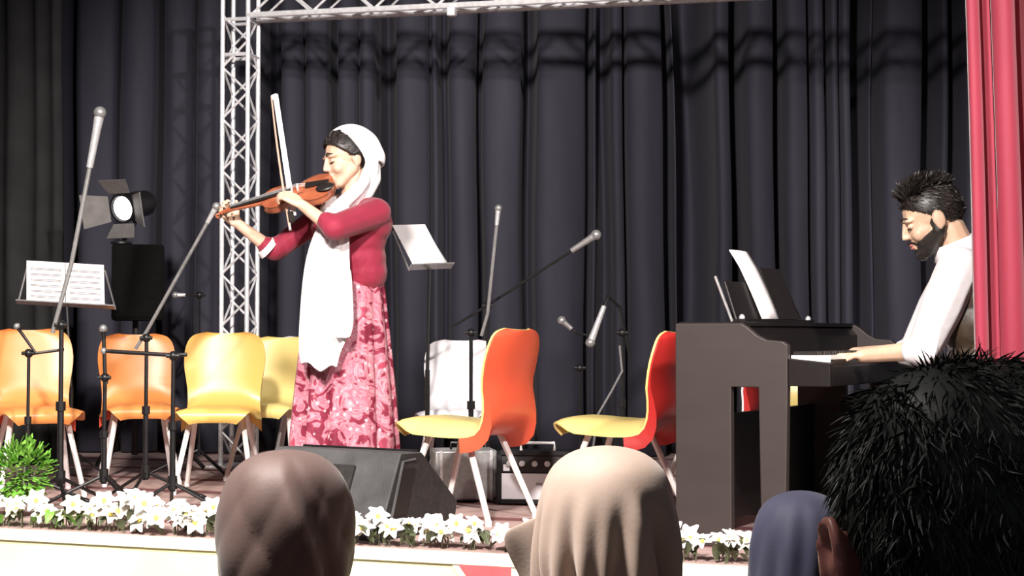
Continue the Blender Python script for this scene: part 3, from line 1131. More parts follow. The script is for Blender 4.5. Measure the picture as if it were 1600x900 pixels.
def bow():
    a, b = W(424, 150, .20), W(453, 356, -.24)
    d = (b - a).normalized()
    root = thing('violin_bow', 'pale violin bow held upright across the violin strings', 'bow', b)
    side = d.cross(V((0, -1, 0))).normalized()
    hair_side = -side
    stick = [a + (b - a) * (i / 10) + side * (.006 * math.sin(math.pi * i / 10)) for i in range(11)]
    MB().tube(stick, [.004 + .002 * i / 10 for i in range(11)], 8).build('stick', bow_wood, root, b)
    h0, h1 = a + hair_side * .020, b - d * .06 + hair_side * .024
    wv = V((0, -1, 0)) * .007
    wv = hair_side * .012
    MB().prism([h0 - wv, h0 + wv, h1 + wv, h1 - wv], d.cross(hair_side) * .004).build('bow_hair', white_scarf, root, b, False)
    MB().prism([a - side * .002, a + d * .028 - side * .002, a + d * .016 + hair_side * .024, a - d * .004 + hair_side * .026], d.cross(hair_side) * .006).build('tip', paper, root, b, False)
    MB().prism([b - d * .085, b - d * .025, b - d * .028 + hair_side * .026, b - d * .08 + hair_side * .026], d.cross(hair_side) * .010).build('frog', ebony, root, b, False)
    MB().tube([b - d * .012, b + d * .012], .006, 8).build('end_screw', silver, root, b)


bow()

# ------------------------------------------------------------------ pianist
YP = 5.98


def Q(px, py, dy=0.0):
    return P(px, py, YP + dy)


def pianist():
    off = V((at_floor(1535, YP), YP, 0))
    root = thing('person', 'bearded man in white shirt and dark vest playing the piano', 'person', off)
    hc = Q(1455, 343, .06)
    fr = head_frame(hc, (-.90, .10, -.36), (-.36, 0, .93), 1.12)
    c, M, s_ = fr
    sh_n, sh_f = Q(1498, 418, -.12), Q(1500, 415, .24)
    el_n, wr_n = Q(1443, 547, -.08), Q(1347, 556, .09)
    el_f, wr_f = Q(1428, 550, .40), Q(1335, 553, .50)
    b = MB()
    head_prims(b, fr)
    b.cap(hp(fr, -.045, 0, -.045), .058, Q(1502, 400, .06), .066)
    b.cap(sh_n, .05, sh_f, .05)
    b.cap(Q(1510, 430, .06), .11, Q(1530, 560, .06), .11)
    b.cap(Q(1530, 560, .06), .12, (off.x, YP + .06, .63), .13)
    for s0, e0, w0 in ((sh_n, el_n, wr_n), (sh_f, el_f, wr_f)):
        b.cap(s0, .05, e0, .042)
        b.cap(e0, .041, w0, .028)
    hand_prims(b, wr_n, (-.90, .25, -.02), (-.15, 0, -1), 1, (22, 30, 25), 1.02, .12)
    hand_prims(b, wr_f, (-.90, .25, -.02), (-.15, 0, -1), -1, (22, 30, 25), 1.02, .12)
    blob(b, 'body', skin_m, .005, root, off, 3)
    face_bits(root, off, fr, skin=skin_m)
    # beard and moustache
    bd = MB()
    for p_, r_ in (((.030, 0, -.022), (.0645, .0665, .094)), ((.045, 0, -.075), (.045, .050, .040)), ((.068, 0, -.098), (.027, .029, .024))):
        bd.ell(hp(fr, *p_), tuple(q * s_ for q in r_), M)
    for sy in (-1, 1):
        bd.cap(hp(fr, .0, sy * .055, -.04), .0265 * s_, hp(fr, .06, sy * .020, -.092), .0245 * s_)
        bd.cap(hp(fr, .0, sy * .062, .0), .016 * s_, hp(fr, .0, sy * .058, -.04), .024 * s_)
    Mi = M.inverted()

    def beard_keep(p):
        q = (Mi @ (p - c)) / s_
        if q.x > .074 and abs(q.y) < .024 and -.076 < q.z < -.042:
            return False
        return q.z < -.030 - .42 * (q.x - .02) or (-.02 < q.x < .018 and q.z < .02)
    blob(bd, 'beard', dark_hair, .004, root, off, 2, beard_keep)
    MB().tube([hp(fr, .080, -.026, -.056), hp(fr, .101, 0, -.046), hp(fr, .080, .026, -.056)], [.005, .007, .005], 8).build('moustache', dark_hair, root, off)
    # hair: short sides and a high quiff
    keep = lambda p: (p.z - .066) > .75 * (p.x - .072) and not (p.x > -.03 and p.z < .012) and p.z > -.05
    cap_ = MB().ell(hp(fr, -.014, 0, .034), tuple(k * s_ for k in (.100, .078, .092)), M, 80, 56,
                    keep=lambda p: keep(V((p.x / s_ - .014, p.y / s_, p.z / s_ + .034))))
    cap_.build('hair', dark_hair, root, off, angle=180, solid=.006)
    roots = scalp_roots(fr, (-.014, 0, .036), (.101, .079, .094), 1600, keep, 5)
    strands('hair_locks', dark_hair, root, off, roots, .022, .0035, 6, .1, .15, comb=lambda p, n: (M @ V((-1.0, 0, -.35))), lift=.25)
    roots = scalp_roots(fr, (-.006, 0, .046), (.096, .066, .088), 1100, lambda p: p.z > .095, 8)
    strands('hair_quiff', dark_hair, root, off, roots, .044, .0045, 9, .05, .22, comb=lambda p, n: (M @ V((-.55, 0, .1))), lift=.9)
    # shirt
    s = MB()
    s.cap(sh_n, .074, sh_f, .074)
    s.cap(Q(1505, 428, -.03), .10, Q(1510, 428, .15), .10)
    s.cap(Q(1512, 470, -.0), .112, Q(1514, 470, .12), .112)
    s.cap(Q(1524, 560, .01), .11, Q(1524, 560, .11), .11)
    for s0, e0, w0 in ((sh_n, el_n, wr_n), (sh_f, el_f, wr_f)):
        s.cap(s0, .080, s0.lerp(e0, .5), .080)
        s.cap(s0.lerp(e0, .5), .080, e0, .062)
        s.cap(e0, .060, e0.lerp(w0, .14), .054)
    blob(s, 'shirt', white_shirt, .007, root, off, 5)
    # collar
    col = []
    cc, cd_ = Q(1494, 386, .06), (Q(1502, 405, .06) - Q(1488, 372, .06)).normalized()
    u_, w_ = frame_for(cd_)
    rows = []
    for tt, r_ in ((-.022, .078), (.0, .082), (.025, .094)):
        rows.append([cc + cd_ * tt * 1.1 + (u_ * math.cos(2 * math.pi * q / 20) + w_ * math.sin(2 * math.pi * q / 20)) * r_ for q in range(20)])
    MB().grid(rows, True).build('collar', white_shirt, root, off, angle=180, solid=.006)
    # vest around the trunk, behind the sleeve
    ve = MB()
    ve.cap(Q(1522, 462, -.015), .128, Q(1524, 462, .135), .128)
    ve.cap(Q(1527, 505, -.015), .134, Q(1527, 505, .135), .134)
    ve.cap(Q(1532, 575, -.005), .134, Q(1532, 575, .125), .134)
    ve.cap(Q(1524, 415, -.05), .055, Q(1535, 470, -.08), .06)
    ve.cap(Q(1524, 415, .17), .055, Q(1535, 470, .2), .06)
    blob(ve, 'vest', vest_m, .008, root, off, 5)
    # trousers and shoes
    t = MB()
    for sy in (-.10, .12):
        hip = V((off.x, YP + .06 + sy, .60))
        knee = V((1.36, 6.16 + sy * 1.6, .51))
        foot = V((1.40, 6.14 + sy * 1.6, .09))
        t.cap(hip, .10, knee, .065)
        t.cap(knee, .062, foot, .045)
    blob(t, 'trousers', trouser_m, .010, root, off, 4)
    for sy in (-.10, .12):
        MB().cap((1.42, 6.13 + sy * 1.6, .045), .043, (1.26, 6.22 + sy * 1.6, .038), .036).build('shoe', ebony, root, off)
    # bench
    br = thing('piano_bench', 'low black bench under the seated pianist', 'bench', (off.x, YP + .07, 0), R(-30))
    MB().box((0, 0, .46), (.34, .62, .06)).build('seat', ebony, br, bevel=.015)
    for sx in (-1, 1):
        for sy in (-1, 1):
            MB().box((sx * .14, sy * .27, .215), (.04, .04, .43)).build('leg', ebony, br, bevel=.004)


pianist()


# ------------------------------------------------------------------ microphone stands, music stands, lamp
def mic_body(mb_root, off, tip, tail, r=.012, head=True, m=None):
    d = (tail - tip)
    b = MB().tube([tip, tip + d * .12, tip + d * .3, tail], [r * 1.05, r * 1.15, r, r * .8], 10)
    mo = b.build('microphone', m or silver, mb_root, off)
    if head:
        MB().ell(tip, (r * 1.5, r * 1.5, r * 1.5)).build('grille', grey_metal, mo, off)
    return mo


def mic_stand(label, px, Y, pivot_py, boom, mic_len=.17, base='tripod', boom_m=None, mic_r=.012, mic_m=None, r=.0105, foot_rot=0.3, group='microphone stands on the stage'):
    """pole at px,Y up to pivot_py; boom = [(px, py, dy) ... tip]; the first point is the counter end"""
    base_p = V((at_floor(px, Y), Y, 0))
    root = thing('microphone_stand', label, 'microphone stand', base_p, 0, group)
    piv = P(px, pivot_py, Y)
    MB().tube([base_p + V((0, 0, .10)), V((base_p.x, Y, piv.z * .55))], r * 1.25).build('lower_pole', black_metal, root, base_p)
    MB().tube([V((base_p.x, Y, piv.z * .55)), piv], r * .9).build('upper_pole', black_metal, root, base_p)
    MB().tube([V((base_p.x, Y, piv.z * .53)), V((base_p.x, Y, piv.z * .58))], r * 1.9).build('clutch', black_metal, root, base_p)
    MB().ell(piv, (.022, .022, .022)).tube([piv + V((-.03, -.01, 0)), piv + V((.03, -.01, 0))], .009).build('boom_clutch', black_metal, root, base_p)
    hub = V((base_p.x, Y, .14))
    MB().tube([hub - V((0, 0, .03)), hub + V((0, 0, .03))], r * 2).build('hub', black_metal, root, base_p)
    for k in range(3):
        a_ = foot_rot + k * 2 * math.pi / 3
        e = V((base_p.x + math.cos(a_) * .27, Y + math.sin(a_) * .27, .012))
        lg = MB().tube([hub, e], .0085).build('leg', black_metal, root, base_p)
        MB().cap(e, .012, e + (e - hub).normalized() * .02, .010).build('foot', black_metal, lg, base_p)
    if boom:
        pts = [P(x, y, Y + dy) for x, y, dy in boom]
        MB().tube(pts, r * .85).build('boom', boom_m or black_metal, root, base_p)
        tip = pts[-1]
        d = (pts[-1] - pts[-2]).normalized()
        mic_body(root, base_p, tip + d * mic_len, tip, mic_r, True, mic_m)
    return root


mic_stand('tall boom microphone stand at far left with silver pencil microphone', 96, 7.45, 508,
          [(82, 520, .02), (112, 410, 0), (140, 262, -.02)], .26, boom_m=grey_metal, mic_r=.020, foot_rot=.9, r=.0125)
mic_stand('boom microphone stand whose grey boom points up at the violinist hand', 229, 7.75, 528,
          [(212, 545, .02), (229, 518, 0), (324, 348, -.08)], .09, boom_m=grey_metal, mic_r=.014, foot_rot=.4)
mic_stand('low microphone stand with level boom before the yellow chair', 271, 7.18, 556,
          [(292, 554, 0), (271, 555, 0), (172, 549, .05)], .03, mic_r=.010, mic_m=black_metal, foot_rot=1.8, r=.011)
mic_stand('short microphone stand with bent boom over the leftmost orange chair', 45, 7.6, 552,
          [(100, 546, .02), (56, 552, 0), (32, 518, -.02)], .03, mic_r=.010, mic_m=black_metal, foot_rot=.2, r=.009)
mic_stand('thin dark microphone stand between the two orange chairs', 164, 7.55, 590,
          [(166, 600, .0), (164, 586, 0), (162, 530, .0)], .05, mic_r=.013, mic_m=black_metal, foot_rot=1.3, r=.011)
mic_stand('small microphone stand with level silver microphone left of the truss', 312, 9.2, 461,
          [(322, 461, .0), (306, 461, 0), (290, 461, .0)], .06, mic_r=.013, mic_m=silver, foot_rot=1.3, r=.006)
mic_stand('slim microphone stand behind the white chair with upright gooseneck', 736, 8.0, 520,
          [(752, 525, 0), (762, 490, 0), (776, 352, 0)], .085, mic_r=.013, boom_m=grey_metal, foot_rot=.5, r=.0105)
mic_stand('boom microphone stand reaching right over the orange chair', 762, 8.25, 478,
          [(700, 515, .02), (762, 477, 0), (893, 392, -.1)], .15, mic_r=.018, boom_m=black_metal, mic_m=grey_metal, foot_rot=.1, r=.0085)
mic_stand('low microphone stand with bright silver microphone near the red chair', 972, 8.2, 520,
          [(985, 560, .0), (968, 480, 0), (950, 462, -.05), (944, 478, -.05)], .20, mic_r=.017, mic_m=silver, foot_rot=.7, r=.010)
mic_stand('small dark microphone stand with short drum microphone near the navy curtain', 906, 8.6, 575,
          [(918, 524, .0), (900, 520, .0), (893, 514, 0)], .07, mic_r=.016, mic_m=grey_metal, foot_rot=1.7, r=.007)

# loose cable from the low stand
cb = MB().tube([P(968, 540, 8.2), P(972, 580, 8.18), P(955, 612, 8.15), P(934, 648, 8.1), V((at_floor(925, 8.05), 8.05, .2)), V((at_floor(930, 8.0), 8.0, .008)), V((at_floor(985, 7.9), 7.9, .008))], .006, 6)
tag(cb.build('microphone_cable', grey_metal), 'grey microphone cable drooping beside the red chair', 'cable')


def music_stand(label, base_px, Y, bl, wv, uv, pages, lines=True):
    base = V((at_floor(base_px, Y), Y, 0))
    root = thing('music_stand', label, 'music stand', base, 0, 'music stands on the stage')
    bl = V(bl)
    wv, uv = V(wv), V(uv)
    n = wv.cross(uv).normalized()
    if n.y > 0:
        n = -n
    mid = bl + wv * .5
    MB().tube([base + V((0, 0, .12)), V((base.x, Y, mid.z * .55))], .012).build('lower_pole', black_metal, root, base)
    MB().tube([V((base.x, Y, mid.z * .55)), V((mid.x, mid.y, mid.z)) - n * .01], .009).build('upper_pole', black_metal, root, base)
    for k in range(3):
        a_ = .5 + k * 2.094
        MB().tube([base + V((0, 0, .2)), base + V((math.cos(a_) * .24, math.sin(a_) * .24, .012))], .007).build('leg', black_metal, root, base)
    ext = wv * .12
    ld = MB().prism([bl - ext, bl + wv + ext, bl + wv + ext + n * .045, bl - ext + n * .045], V((0, 0, -.006))).build('ledge', grey_metal, root, base, False)
    # folding wire desk: frame and two diagonals
    c0, c1, c2, c3 = bl - ext, bl + wv + ext, bl + wv + uv * .9, bl + uv * .9
    for p, q_ in ((c0, c2), (c1, c3), (c0, c3), (c1, c2), (c3, c2)):
        MB().tube([p - n * .012, q_ - n * .012], .005, 6).build('wire', grey_metal, root, base)
    # sheets
    g = pages
    for k in range(g):
        a0 = bl + wv * (k / g) + n * .006
        a1 = bl + wv * ((k + .985) / g) + n * .006
        sh = MB().prism([a0, a1, a1 + uv, a0 + uv], n * .002)
        so = sh.build('music_sheet', paper, None, None, False)
        tag(so, '%s white music sheet on the %s' % (('left', 'right')[k] if g == 2 else 'single', 'stand at the far left' if base_px < 400 else 'stand behind the violinist'), 'sheet music')
        if lines:
            for q_ in range(6):
                t = .14 + q_ * .13
                s0 = a0 + (a1 - a0) * .1 + uv * t + n * .0022
                w1 = (a1 - a0) * .8
                for hh in range(2):
                    z0 = s0 + uv * .03 * hh
                    li = MB().prism([z0, z0 + w1, z0 + w1 + uv * .011, z0 + uv * .011], n * .0006)
                    li.build('staff_line', ink, so, None, False)
    return root


Yl = 8.45
bl = P(42, 474, Yl)
br_ = P(165, 481, Yl + .02)
music_stand('black music stand holding two white sheets at the far left', 112, Yl, bl, br_ - bl, P(42, 408, Yl + .10) - bl, 2)
Ym = 8.0
bl = P(647, 420, Ym)
br_ = P(699, 418, Ym + .10)
music_stand('dark wire music stand with a pinkish sheet behind the violinist', 668, Ym, bl, br_ - bl, P(612, 353, Ym + .10) - bl, 1, False)


def stage_lamp():
    base = V((at_floor(212, 9.35), 9.35, 0))
    # loudspeaker on its pole
    sp = thing('loudspeaker', 'black loudspeaker on a pole below the stage lamp', 'loudspeaker', base)
    rz = Matrix.Rotation(R(18), 3, 'Z')
    MB().prism([base + rz @ V(p) for p in ((-.15, -.16, .88), (.15, -.16, .88), (.11, .13, .88), (-.11, .13, .88))], (0, 0, .44)).build('cabinet', matte_black, sp, base, False, bevel=.015)
    MB().prism([base + rz @ V(p) for p in ((-.13, -.162, .90), (.13, -.162, .90), (.13, -.168, .90), (-.13, -.168, .90))], (0, 0, .40)).build('grille', matte_black, sp, base, False)
    MB().tube([base + V((0, 0, .1)), base + V((0, 0, .90))], .018).build('pole', black_metal, sp, base)
    for k in range(3):
        a_ = .3 + k * 2.094
        MB().tube([base + V((0, 0, .45)), base + V((math.cos(a_) * .4, math.sin(a_) * .4, .012))], .012).build('leg', black_metal, sp, base)
    # lamp with four barn doors
    c = P(190, 326, 9.22)
    f = V((-.42, -.86, -.22)).normalized()
    u_, w_ = frame_for(f)
    up_ = (V((0, 0, 1)) - f * f.z).normalized()
    rt = f.cross(up_).normalized()
    lb = V((c.x, c.y, 1.322))
    lp = thing('stage_lamp', 'lit round stage lamp with grey barn doors standing on the loudspeaker', 'lamp', lb)

    def ring(d, r_):
        return [c + f * d + (rt * math.cos(2 * math.pi * q / 20) + up_ * math.sin(2 * math.pi * q / 20)) * r_ for q in range(20)]
    MB().grid([ring(-.26, .05), ring(-.22, .075), ring(-.02, .085), ring(0, .088), ring(0, .075), ring(-.02, .072)], True, True).build('housing', black_metal, lp, lb)
    MB().grid([ring(-.015, .070), ring(-.004, .045), ring(0.0, .01)], True, True, True).build('lens', lamp_glass, lp, lb)
    for ax, sd, wd, ln in ((up_, rt, .10, .10), (-up_, rt, .10, .09), (rt, up_, .10, .16), (-rt, up_, .10, .14)):
        o0 = c + ax * .088
        o1 = o0 + (f * .55 + ax * .85).normalized() * ln
        MB().prism([o0 - sd * wd * .75, o0 + sd * wd * .75, o1 + sd * wd, o1 - sd * wd], ax * .003 - f * .003).build('barn_door', flap_m, lp, lb, False)
    MB().tube([lb, c - f * .1 - up_ * .10, c - f * .1 - up_ * .085], .012).build('yoke', black_metal, lp, lb)
    MB().tube([lb, lb + V((0, 0, .012))], .06, 16).build('base', black_metal, lp, lb)


stage_lamp()

# real light of the lit lamp
pl = bpy.data.lights.new('stage_lamp_bulb', 'SPOT')
pl.energy = 25
pl.spot_size = R(70)
pl.spot_blend = .6
plo = bpy.data.objects.new('stage_lamp_bulb', pl)
COL.objects.link(plo)
plo.location = P(190, 326, 9.22) + V((-.42, -.86, -.22)).normalized() * .03
plo.rotation_euler = V((-.42, -.86, -.22)).to_track_quat('-Z', 'Y').to_euler()


# ------------------------------------------------------------------ stage monitor, amplifier
def monitor():
    al = R(33)
    Ld = V((-math.cos(al), math.sin(al), 0))
    Wd = V((math.sin(al), math.cos(al), 0))
    N = V((-.52, 6.22, 0))
    root = thing('stage_monitor', 'black wedge monitor speaker on the stage floor before the violinist', 'speaker', N)
    Wl, Ll, H = .54, .66, .335
    prof = [(0, .0), (.15, H), (.29, H * .985), (Wl, .115), (Wl * .96, 0)]
    UP = V((0, 0, 1))

    def q(a_, z, t):
        return N + Wd * a_ + UP * z + Ld * t
    MB().prism([q(a_, z, .0) for a_, z in prof], Ld * Ll).build('cabinet', speaker_grey, root, N, False, bevel=.008)
    e = MB().prism([q(a_ * .97 + .004, z * .975 + .004, -.003) for a_, z in prof], Ld * .0025).build('end_plate', speaker_black, root, N, False)
    # recessed handle and rail on the end
    MB().prism([q(.085, .09, -.007), q(.155, .27, -.007), q(.235, .27, -.007), q(.175, .09, -.007)], Ld * .004).build('handle_recess', ebony, e, N, False)
    MB().tube([q(.062, .03, -.006), q(.155, .30, -.006), q(.235, .305, -.006)], .006, 6).build('edge_rail', speaker_grey, e, N)
    gr = MB().prism([q(.292, H * .99, .03), q(Wl - .004, .122, .03), q(Wl + .004, .128, .03), q(.298, H * .99 + .006, .03)], Ld * (Ll - .06)).build('grille', black_metal, root, N, False)
    MB().prism([q(.02, .05, .2), q(.115, .278, .2), q(.108, .281, .2), q(.013, .053, .2)], Ld * .22).build('jack_panel', speaker_black, root, N, False)


monitor()


def amp():
    Y = 7.55
    c = V((at_floor(836, Y), Y, 0))
    rz = R(-8)
    root = thing('guitar_amplifier', 'black framed box with white front on the stage floor between chairs', 'amplifier', c, rz)
    MB().box((0, .1, .125), (.36, .2, .25)).build('cabinet', black_metal, root, bevel=.006)
    for x, z, sx, sz in ((0, .262 - .018, .36, .022), (0, .016, .36, .022), (-.17, .13, .022, .25), (.17, .13, .022, .25)):
        MB().box((x, -.008, z), (sx, .02, sz)).build('frame', black_metal, root, bevel=.003)
    MB().box((0, -.004, .088), (.316, .008, .120)).build('front_panel', white_p, root)
    ctl = MB().box((0, -.004, .193), (.316, .008, .075)).build('control_panel', speaker_black, root)
    for k in range(5):
        MB().tube([(-.12 + .06 * k, -.008, .195), (-.12 + .06 * k, -.022, .195)], .014, 12).build('knob', silver, ctl)
    MB().box((-.135, -.009, .175), (.03, .004, .03)).build('switch', white_p, ctl)
    MB().tube([(-.08, .1, .25), (-.08, .1, .285), (.08, .1, .285), (.08, .1, .25)], .008).build('handle', chair_leg_m, root)
    MB().box((.02, -.009, .10), (.03, .002, .012)).build('badge', grey_metal, root)


amp()

# grey equipment case between the monitor and the amplifier
Yc = 7.75
cc = V((at_floor(724, Yc), Yc, 0))
ec = thing('equipment_case', 'grey upright equipment case behind the monitor under the chairs', 'case', cc, R(10))
MB().box((0, 0, .13), (.30, .2, .24)).build('body', grey_metal, ec, bevel=.01)
for x in (-.12, .12):
    MB().box((x, -.104, .13), (.014, .008, .24)).build('strip', silver, ec)
MB().tube([(-.06, 0, .25), (-.06, 0, .28), (.06, 0, .28), (.06, 0, .25)], .007).build('handle', black_metal, ec)

# ------------------------------------------------------------------ flowers along the stage edge
def petal_mesh(name, m, r=.034, n=6):
    mb = MB()
    for k in range(n):
        a_ = 2 * math.pi * k / n
        d = V((math.cos(a_), math.sin(a_), 0))
        s_ = V((-d.y, d.x, 0))
        z = V((0, 0, 1))
        mid = d * r * .55 + z * r * .30
        mb.grid([[d * r * .08 - s_ * r * .08, d * r * .08, d * r * .08 + s_ * r * .08], [mid - s_ * r * .34 + z * .004, mid, mid + s_ * r * .34 + z * .004],
                 [d * r - s_ * r * .12 + z * r * .26, d * r * 1.08 + z * r * .2, d * r + s_ * r * .12 + z * r * .26]])
    me = mb.mesh(name)
    me.materials.append(m)
    shade(me, 60)
    return me


def leaf_mesh(name, m, L=.07, wd=.02):
    rows = []
    for i in range(5):
        t = i / 4
        ww = wd * math.sin(math.pi * min(.97, t * .9 + .06))
        z = .03 * math.sin(t * 2.2)
        rows.append([(t * L, -ww, z + .005), (t * L, 0, z), (t * L, ww, z + .005)])
    me = MB().grid(rows).mesh(name)
    me.materials.append(m)
    shade(me, 60)
    return me


PW, PY_ = petal_mesh('flower', petal_m), petal_mesh('flower', petal_y)
EYE = MB().ell((0, 0, .008), (.007, .007, .006), None, 8, 6).mesh('flower_eye')
EYE.materials.append(flower_eye)
LF, LG = leaf_mesh('leaf', leaf_dark), leaf_mesh('leaf', leaf_green, .06, .018)
STEM = MB().tube([(0, 0, 0), (.002, 0, .03), (0, .002, .06)], .0025, 5).mesh('stem')
STEM.materials.append(leaf_dark)


def flower_bunch(X, seed, cream, size, label, group):
    rnd = random.Random(seed)
    Y = edge_y(X) + .055 + rnd.uniform(-.01, .015)
    root = thing('flower_bunch', label, 'flowers', (X, Y, 0), 0, group)
    for k in range(rnd.choice((4, 5, 5, 6))):
        x, y = rnd.uniform(-.075, .075), rnd.uniform(-.045, .04)
        z = rnd.uniform(.035, .085) * size
        s = link('stem', STEM, None, root)
        s.location = (x * .6, y * .6, 0)
        s.scale = (1, 1, z / .06)
        f = link('flower', PY_ if cream and rnd.random() < .6 else PW, None, root)
        f.location = (x, y, z)
        f.scale = (size * rnd.uniform(.8, 1.2),) * 3
        f.rotation_euler = (rnd.uniform(.3, 1.3), rnd.uniform(-.5, .5), rnd.uniform(0, 6))
        f.rotation_euler = (V((rnd.uniform(-.6, .6), -rnd.uniform(.2, 1), rnd.uniform(.3, 1)))).to_track_quat('Z', 'Y').to_euler()
        e = link('flower_eye', EYE, None, f)
    for k in range(rnd.choice((5, 6, 7))):
        lf = link('leaf', LG if cream and k % 2 else LF, None, root)
        lf.location = (rnd.uniform(-.06, .06), rnd.uniform(-.04, .03), rnd.uniform(.006, .03))
        lf.rotation_euler = (rnd.uniform(-.4, .4), rnd.uniform(-.7, 0), rnd.uniform(0, 6.28))
        lf.scale = (rnd.uniform(.8, 1.2),) * 3


ORD = 'first second third fourth fifth sixth seventh eighth ninth tenth eleventh twelfth'.split()
cnt = {}
X = -2.14
i = 0
while X < 1.75:
    cream = X < -1.72
    px = 800 + X / edge_y(X) * F
    if cream:
        where, grp = 'cream and white flower bunch counted from the shrub, %s in the row', 'cream flower bunches by the shrub'
    elif px < 345:
        where, grp = 'white flower bunch left of the brown headscarf, %s after the cream ones', 'white flower bunches along the stage edge'
    elif px < 552:
        where, grp = 'white flower bunch hidden behind the brown headscarf', 'white flower bunches along the stage edge'
    elif px < 835:
        where, grp = 'white flower bunch between brown and beige headscarves, %s from the left', 'white flower bunches along the stage edge'
    elif px < 1056:
        where, grp = 'white flower bunch hidden behind the beige headscarf', 'white flower bunches along the stage edge'
    elif px < 1180:
        where, grp = 'white flower bunch before the piano end panel, %s from the beige headscarf', 'white flower bunches along the stage edge'
    else:
        where, grp = 'white flower bunch hidden behind the navy headscarf and the dark-haired man', 'white flower bunches along the stage edge'
    cnt[where] = cnt.get(where, -1) + 1
    flower_bunch(X, 100 + i, cream, 1.5 if -1.65 < X < -1.35 else 1.2 + .12 * math.sin(i * 2.1), where % ORD[cnt[where]] if '%s' in where else where, grp)
    X += .125 + .02 * math.sin(i * 1.7)
    i += 1

# green shrub at the far left
sb = V((at_floor(32, 7.0), 7.02, 0))
sh = thing('green_shrub', 'bright green leafy shrub at the left end of the stage edge', 'shrub', sb)
rnd = random.Random(12)
fo = MB()
for k in range(420):
    d = V((rnd.gauss(0, 1), rnd.gauss(0, 1), rnd.gauss(0, 1))).normalized()
    p = sb + V((0, 0, .21)) + V((d.x * .135, d.y * .12, d.z * .135)) * rnd.uniform(.55, 1.0)
    ax = (d + V((rnd.uniform(-.6, .6), rnd.uniform(-.6, .6), rnd.uniform(-.3, .6)))).normalized()
    u_, w_ = frame_for(ax)
    L = rnd.uniform(.03, .05)
    fo.grid([[p - u_ * .002, p, p + u_ * .002], [p + ax * L * .5 - u_ * .012 + w_ * .003, p + ax * L * .5, p + ax * L * .5 + u_ * .012 + w_ * .003], [p + ax * L - u_ * .001, p + ax * L - w_ * .004, p + ax * L + u_ * .001]])
fob = fo.mesh('foliage', sb)
shade(fob, 80)
fo_o = link('foliage', fob, leaf_green, sh)
fo_o['kind'] = 'stuff'
for k in range(4):
    a_ = k * 1.6
    MB().tube([sb, sb + V((math.cos(a_) * .03, math.sin(a_) * .03, .1)), sb + V((math.cos(a_) * .07, math.sin(a_) * .07, .22))], .005, 6).build('stem', leaf_dark, sh, sb)


# ------------------------------------------------------------------ audience
def hall_seat(X, Y, z0, label):
    root = thing('hall_seat', label, 'seat', (X, Y, z0), 0, 'audience seats')
    MB().box((0, 0, .42), (.46, .44, .08)).build('seat', seat_m, root, bevel=.02)
    MB().box((0, -.235, .60), (.46, .06, .44)).build('backrest', seat_m, root, bevel=.02)
    for sx in (-1, 1):
        for sy in (-1, 1):
            MB().tube([(sx * .2, sy * .18, 0), (sx * .2, sy * .18, .385)], .014).build('leg', black_metal, root)


def seated_body(b, X, Y, z0, neck, sh_z, wdt=.17):
    """simple seated adult below the head, facing the stage (+Y)"""
    hip_z = z0 + .57
    b.cap((X - wdt, Y, sh_z), .065, (X + wdt, Y, sh_z), .065)
    b.cap((X - .07, Y + .02, sh_z - .08), .12, (X + .07, Y + .02, sh_z - .08), .12)
    b.cap((X - .05, Y + .02, sh_z - .1), .13, (X - .05, Y + .02, hip_z), .13)
    b.cap((X + .05, Y + .02, sh_z - .1), .13, (X + .05, Y + .02, hip_z), .13)
    for sx in (-1, 1):
        b.cap((X + sx * (wdt + .01), Y, sh_z), .058, (X + sx * (wdt + .06), Y + .02, sh_z - .29), .045)
        b.cap((X + sx * (wdt + .06), Y + .02, sh_z - .29), .043, (X + sx * .10, Y + .26, hip_z + .10), .032)
        b.cap((X + sx * .09, Y + .04, hip_z), .095, (X + sx * .11, Y + .42, hip_z - .02), .062)
        b.cap((X + sx * .11, Y + .42, hip_z - .02), .060, (X + sx * .11, Y + .40, z0 + .09), .042)
        b.cap((X + sx * .11, Y + .40, z0 + .045), .04, (X + sx * .11, Y + .52, z0 + .04), .035)
    b.cap(V(neck) , .05, (X, Y + .02, sh_z + .02), .06)


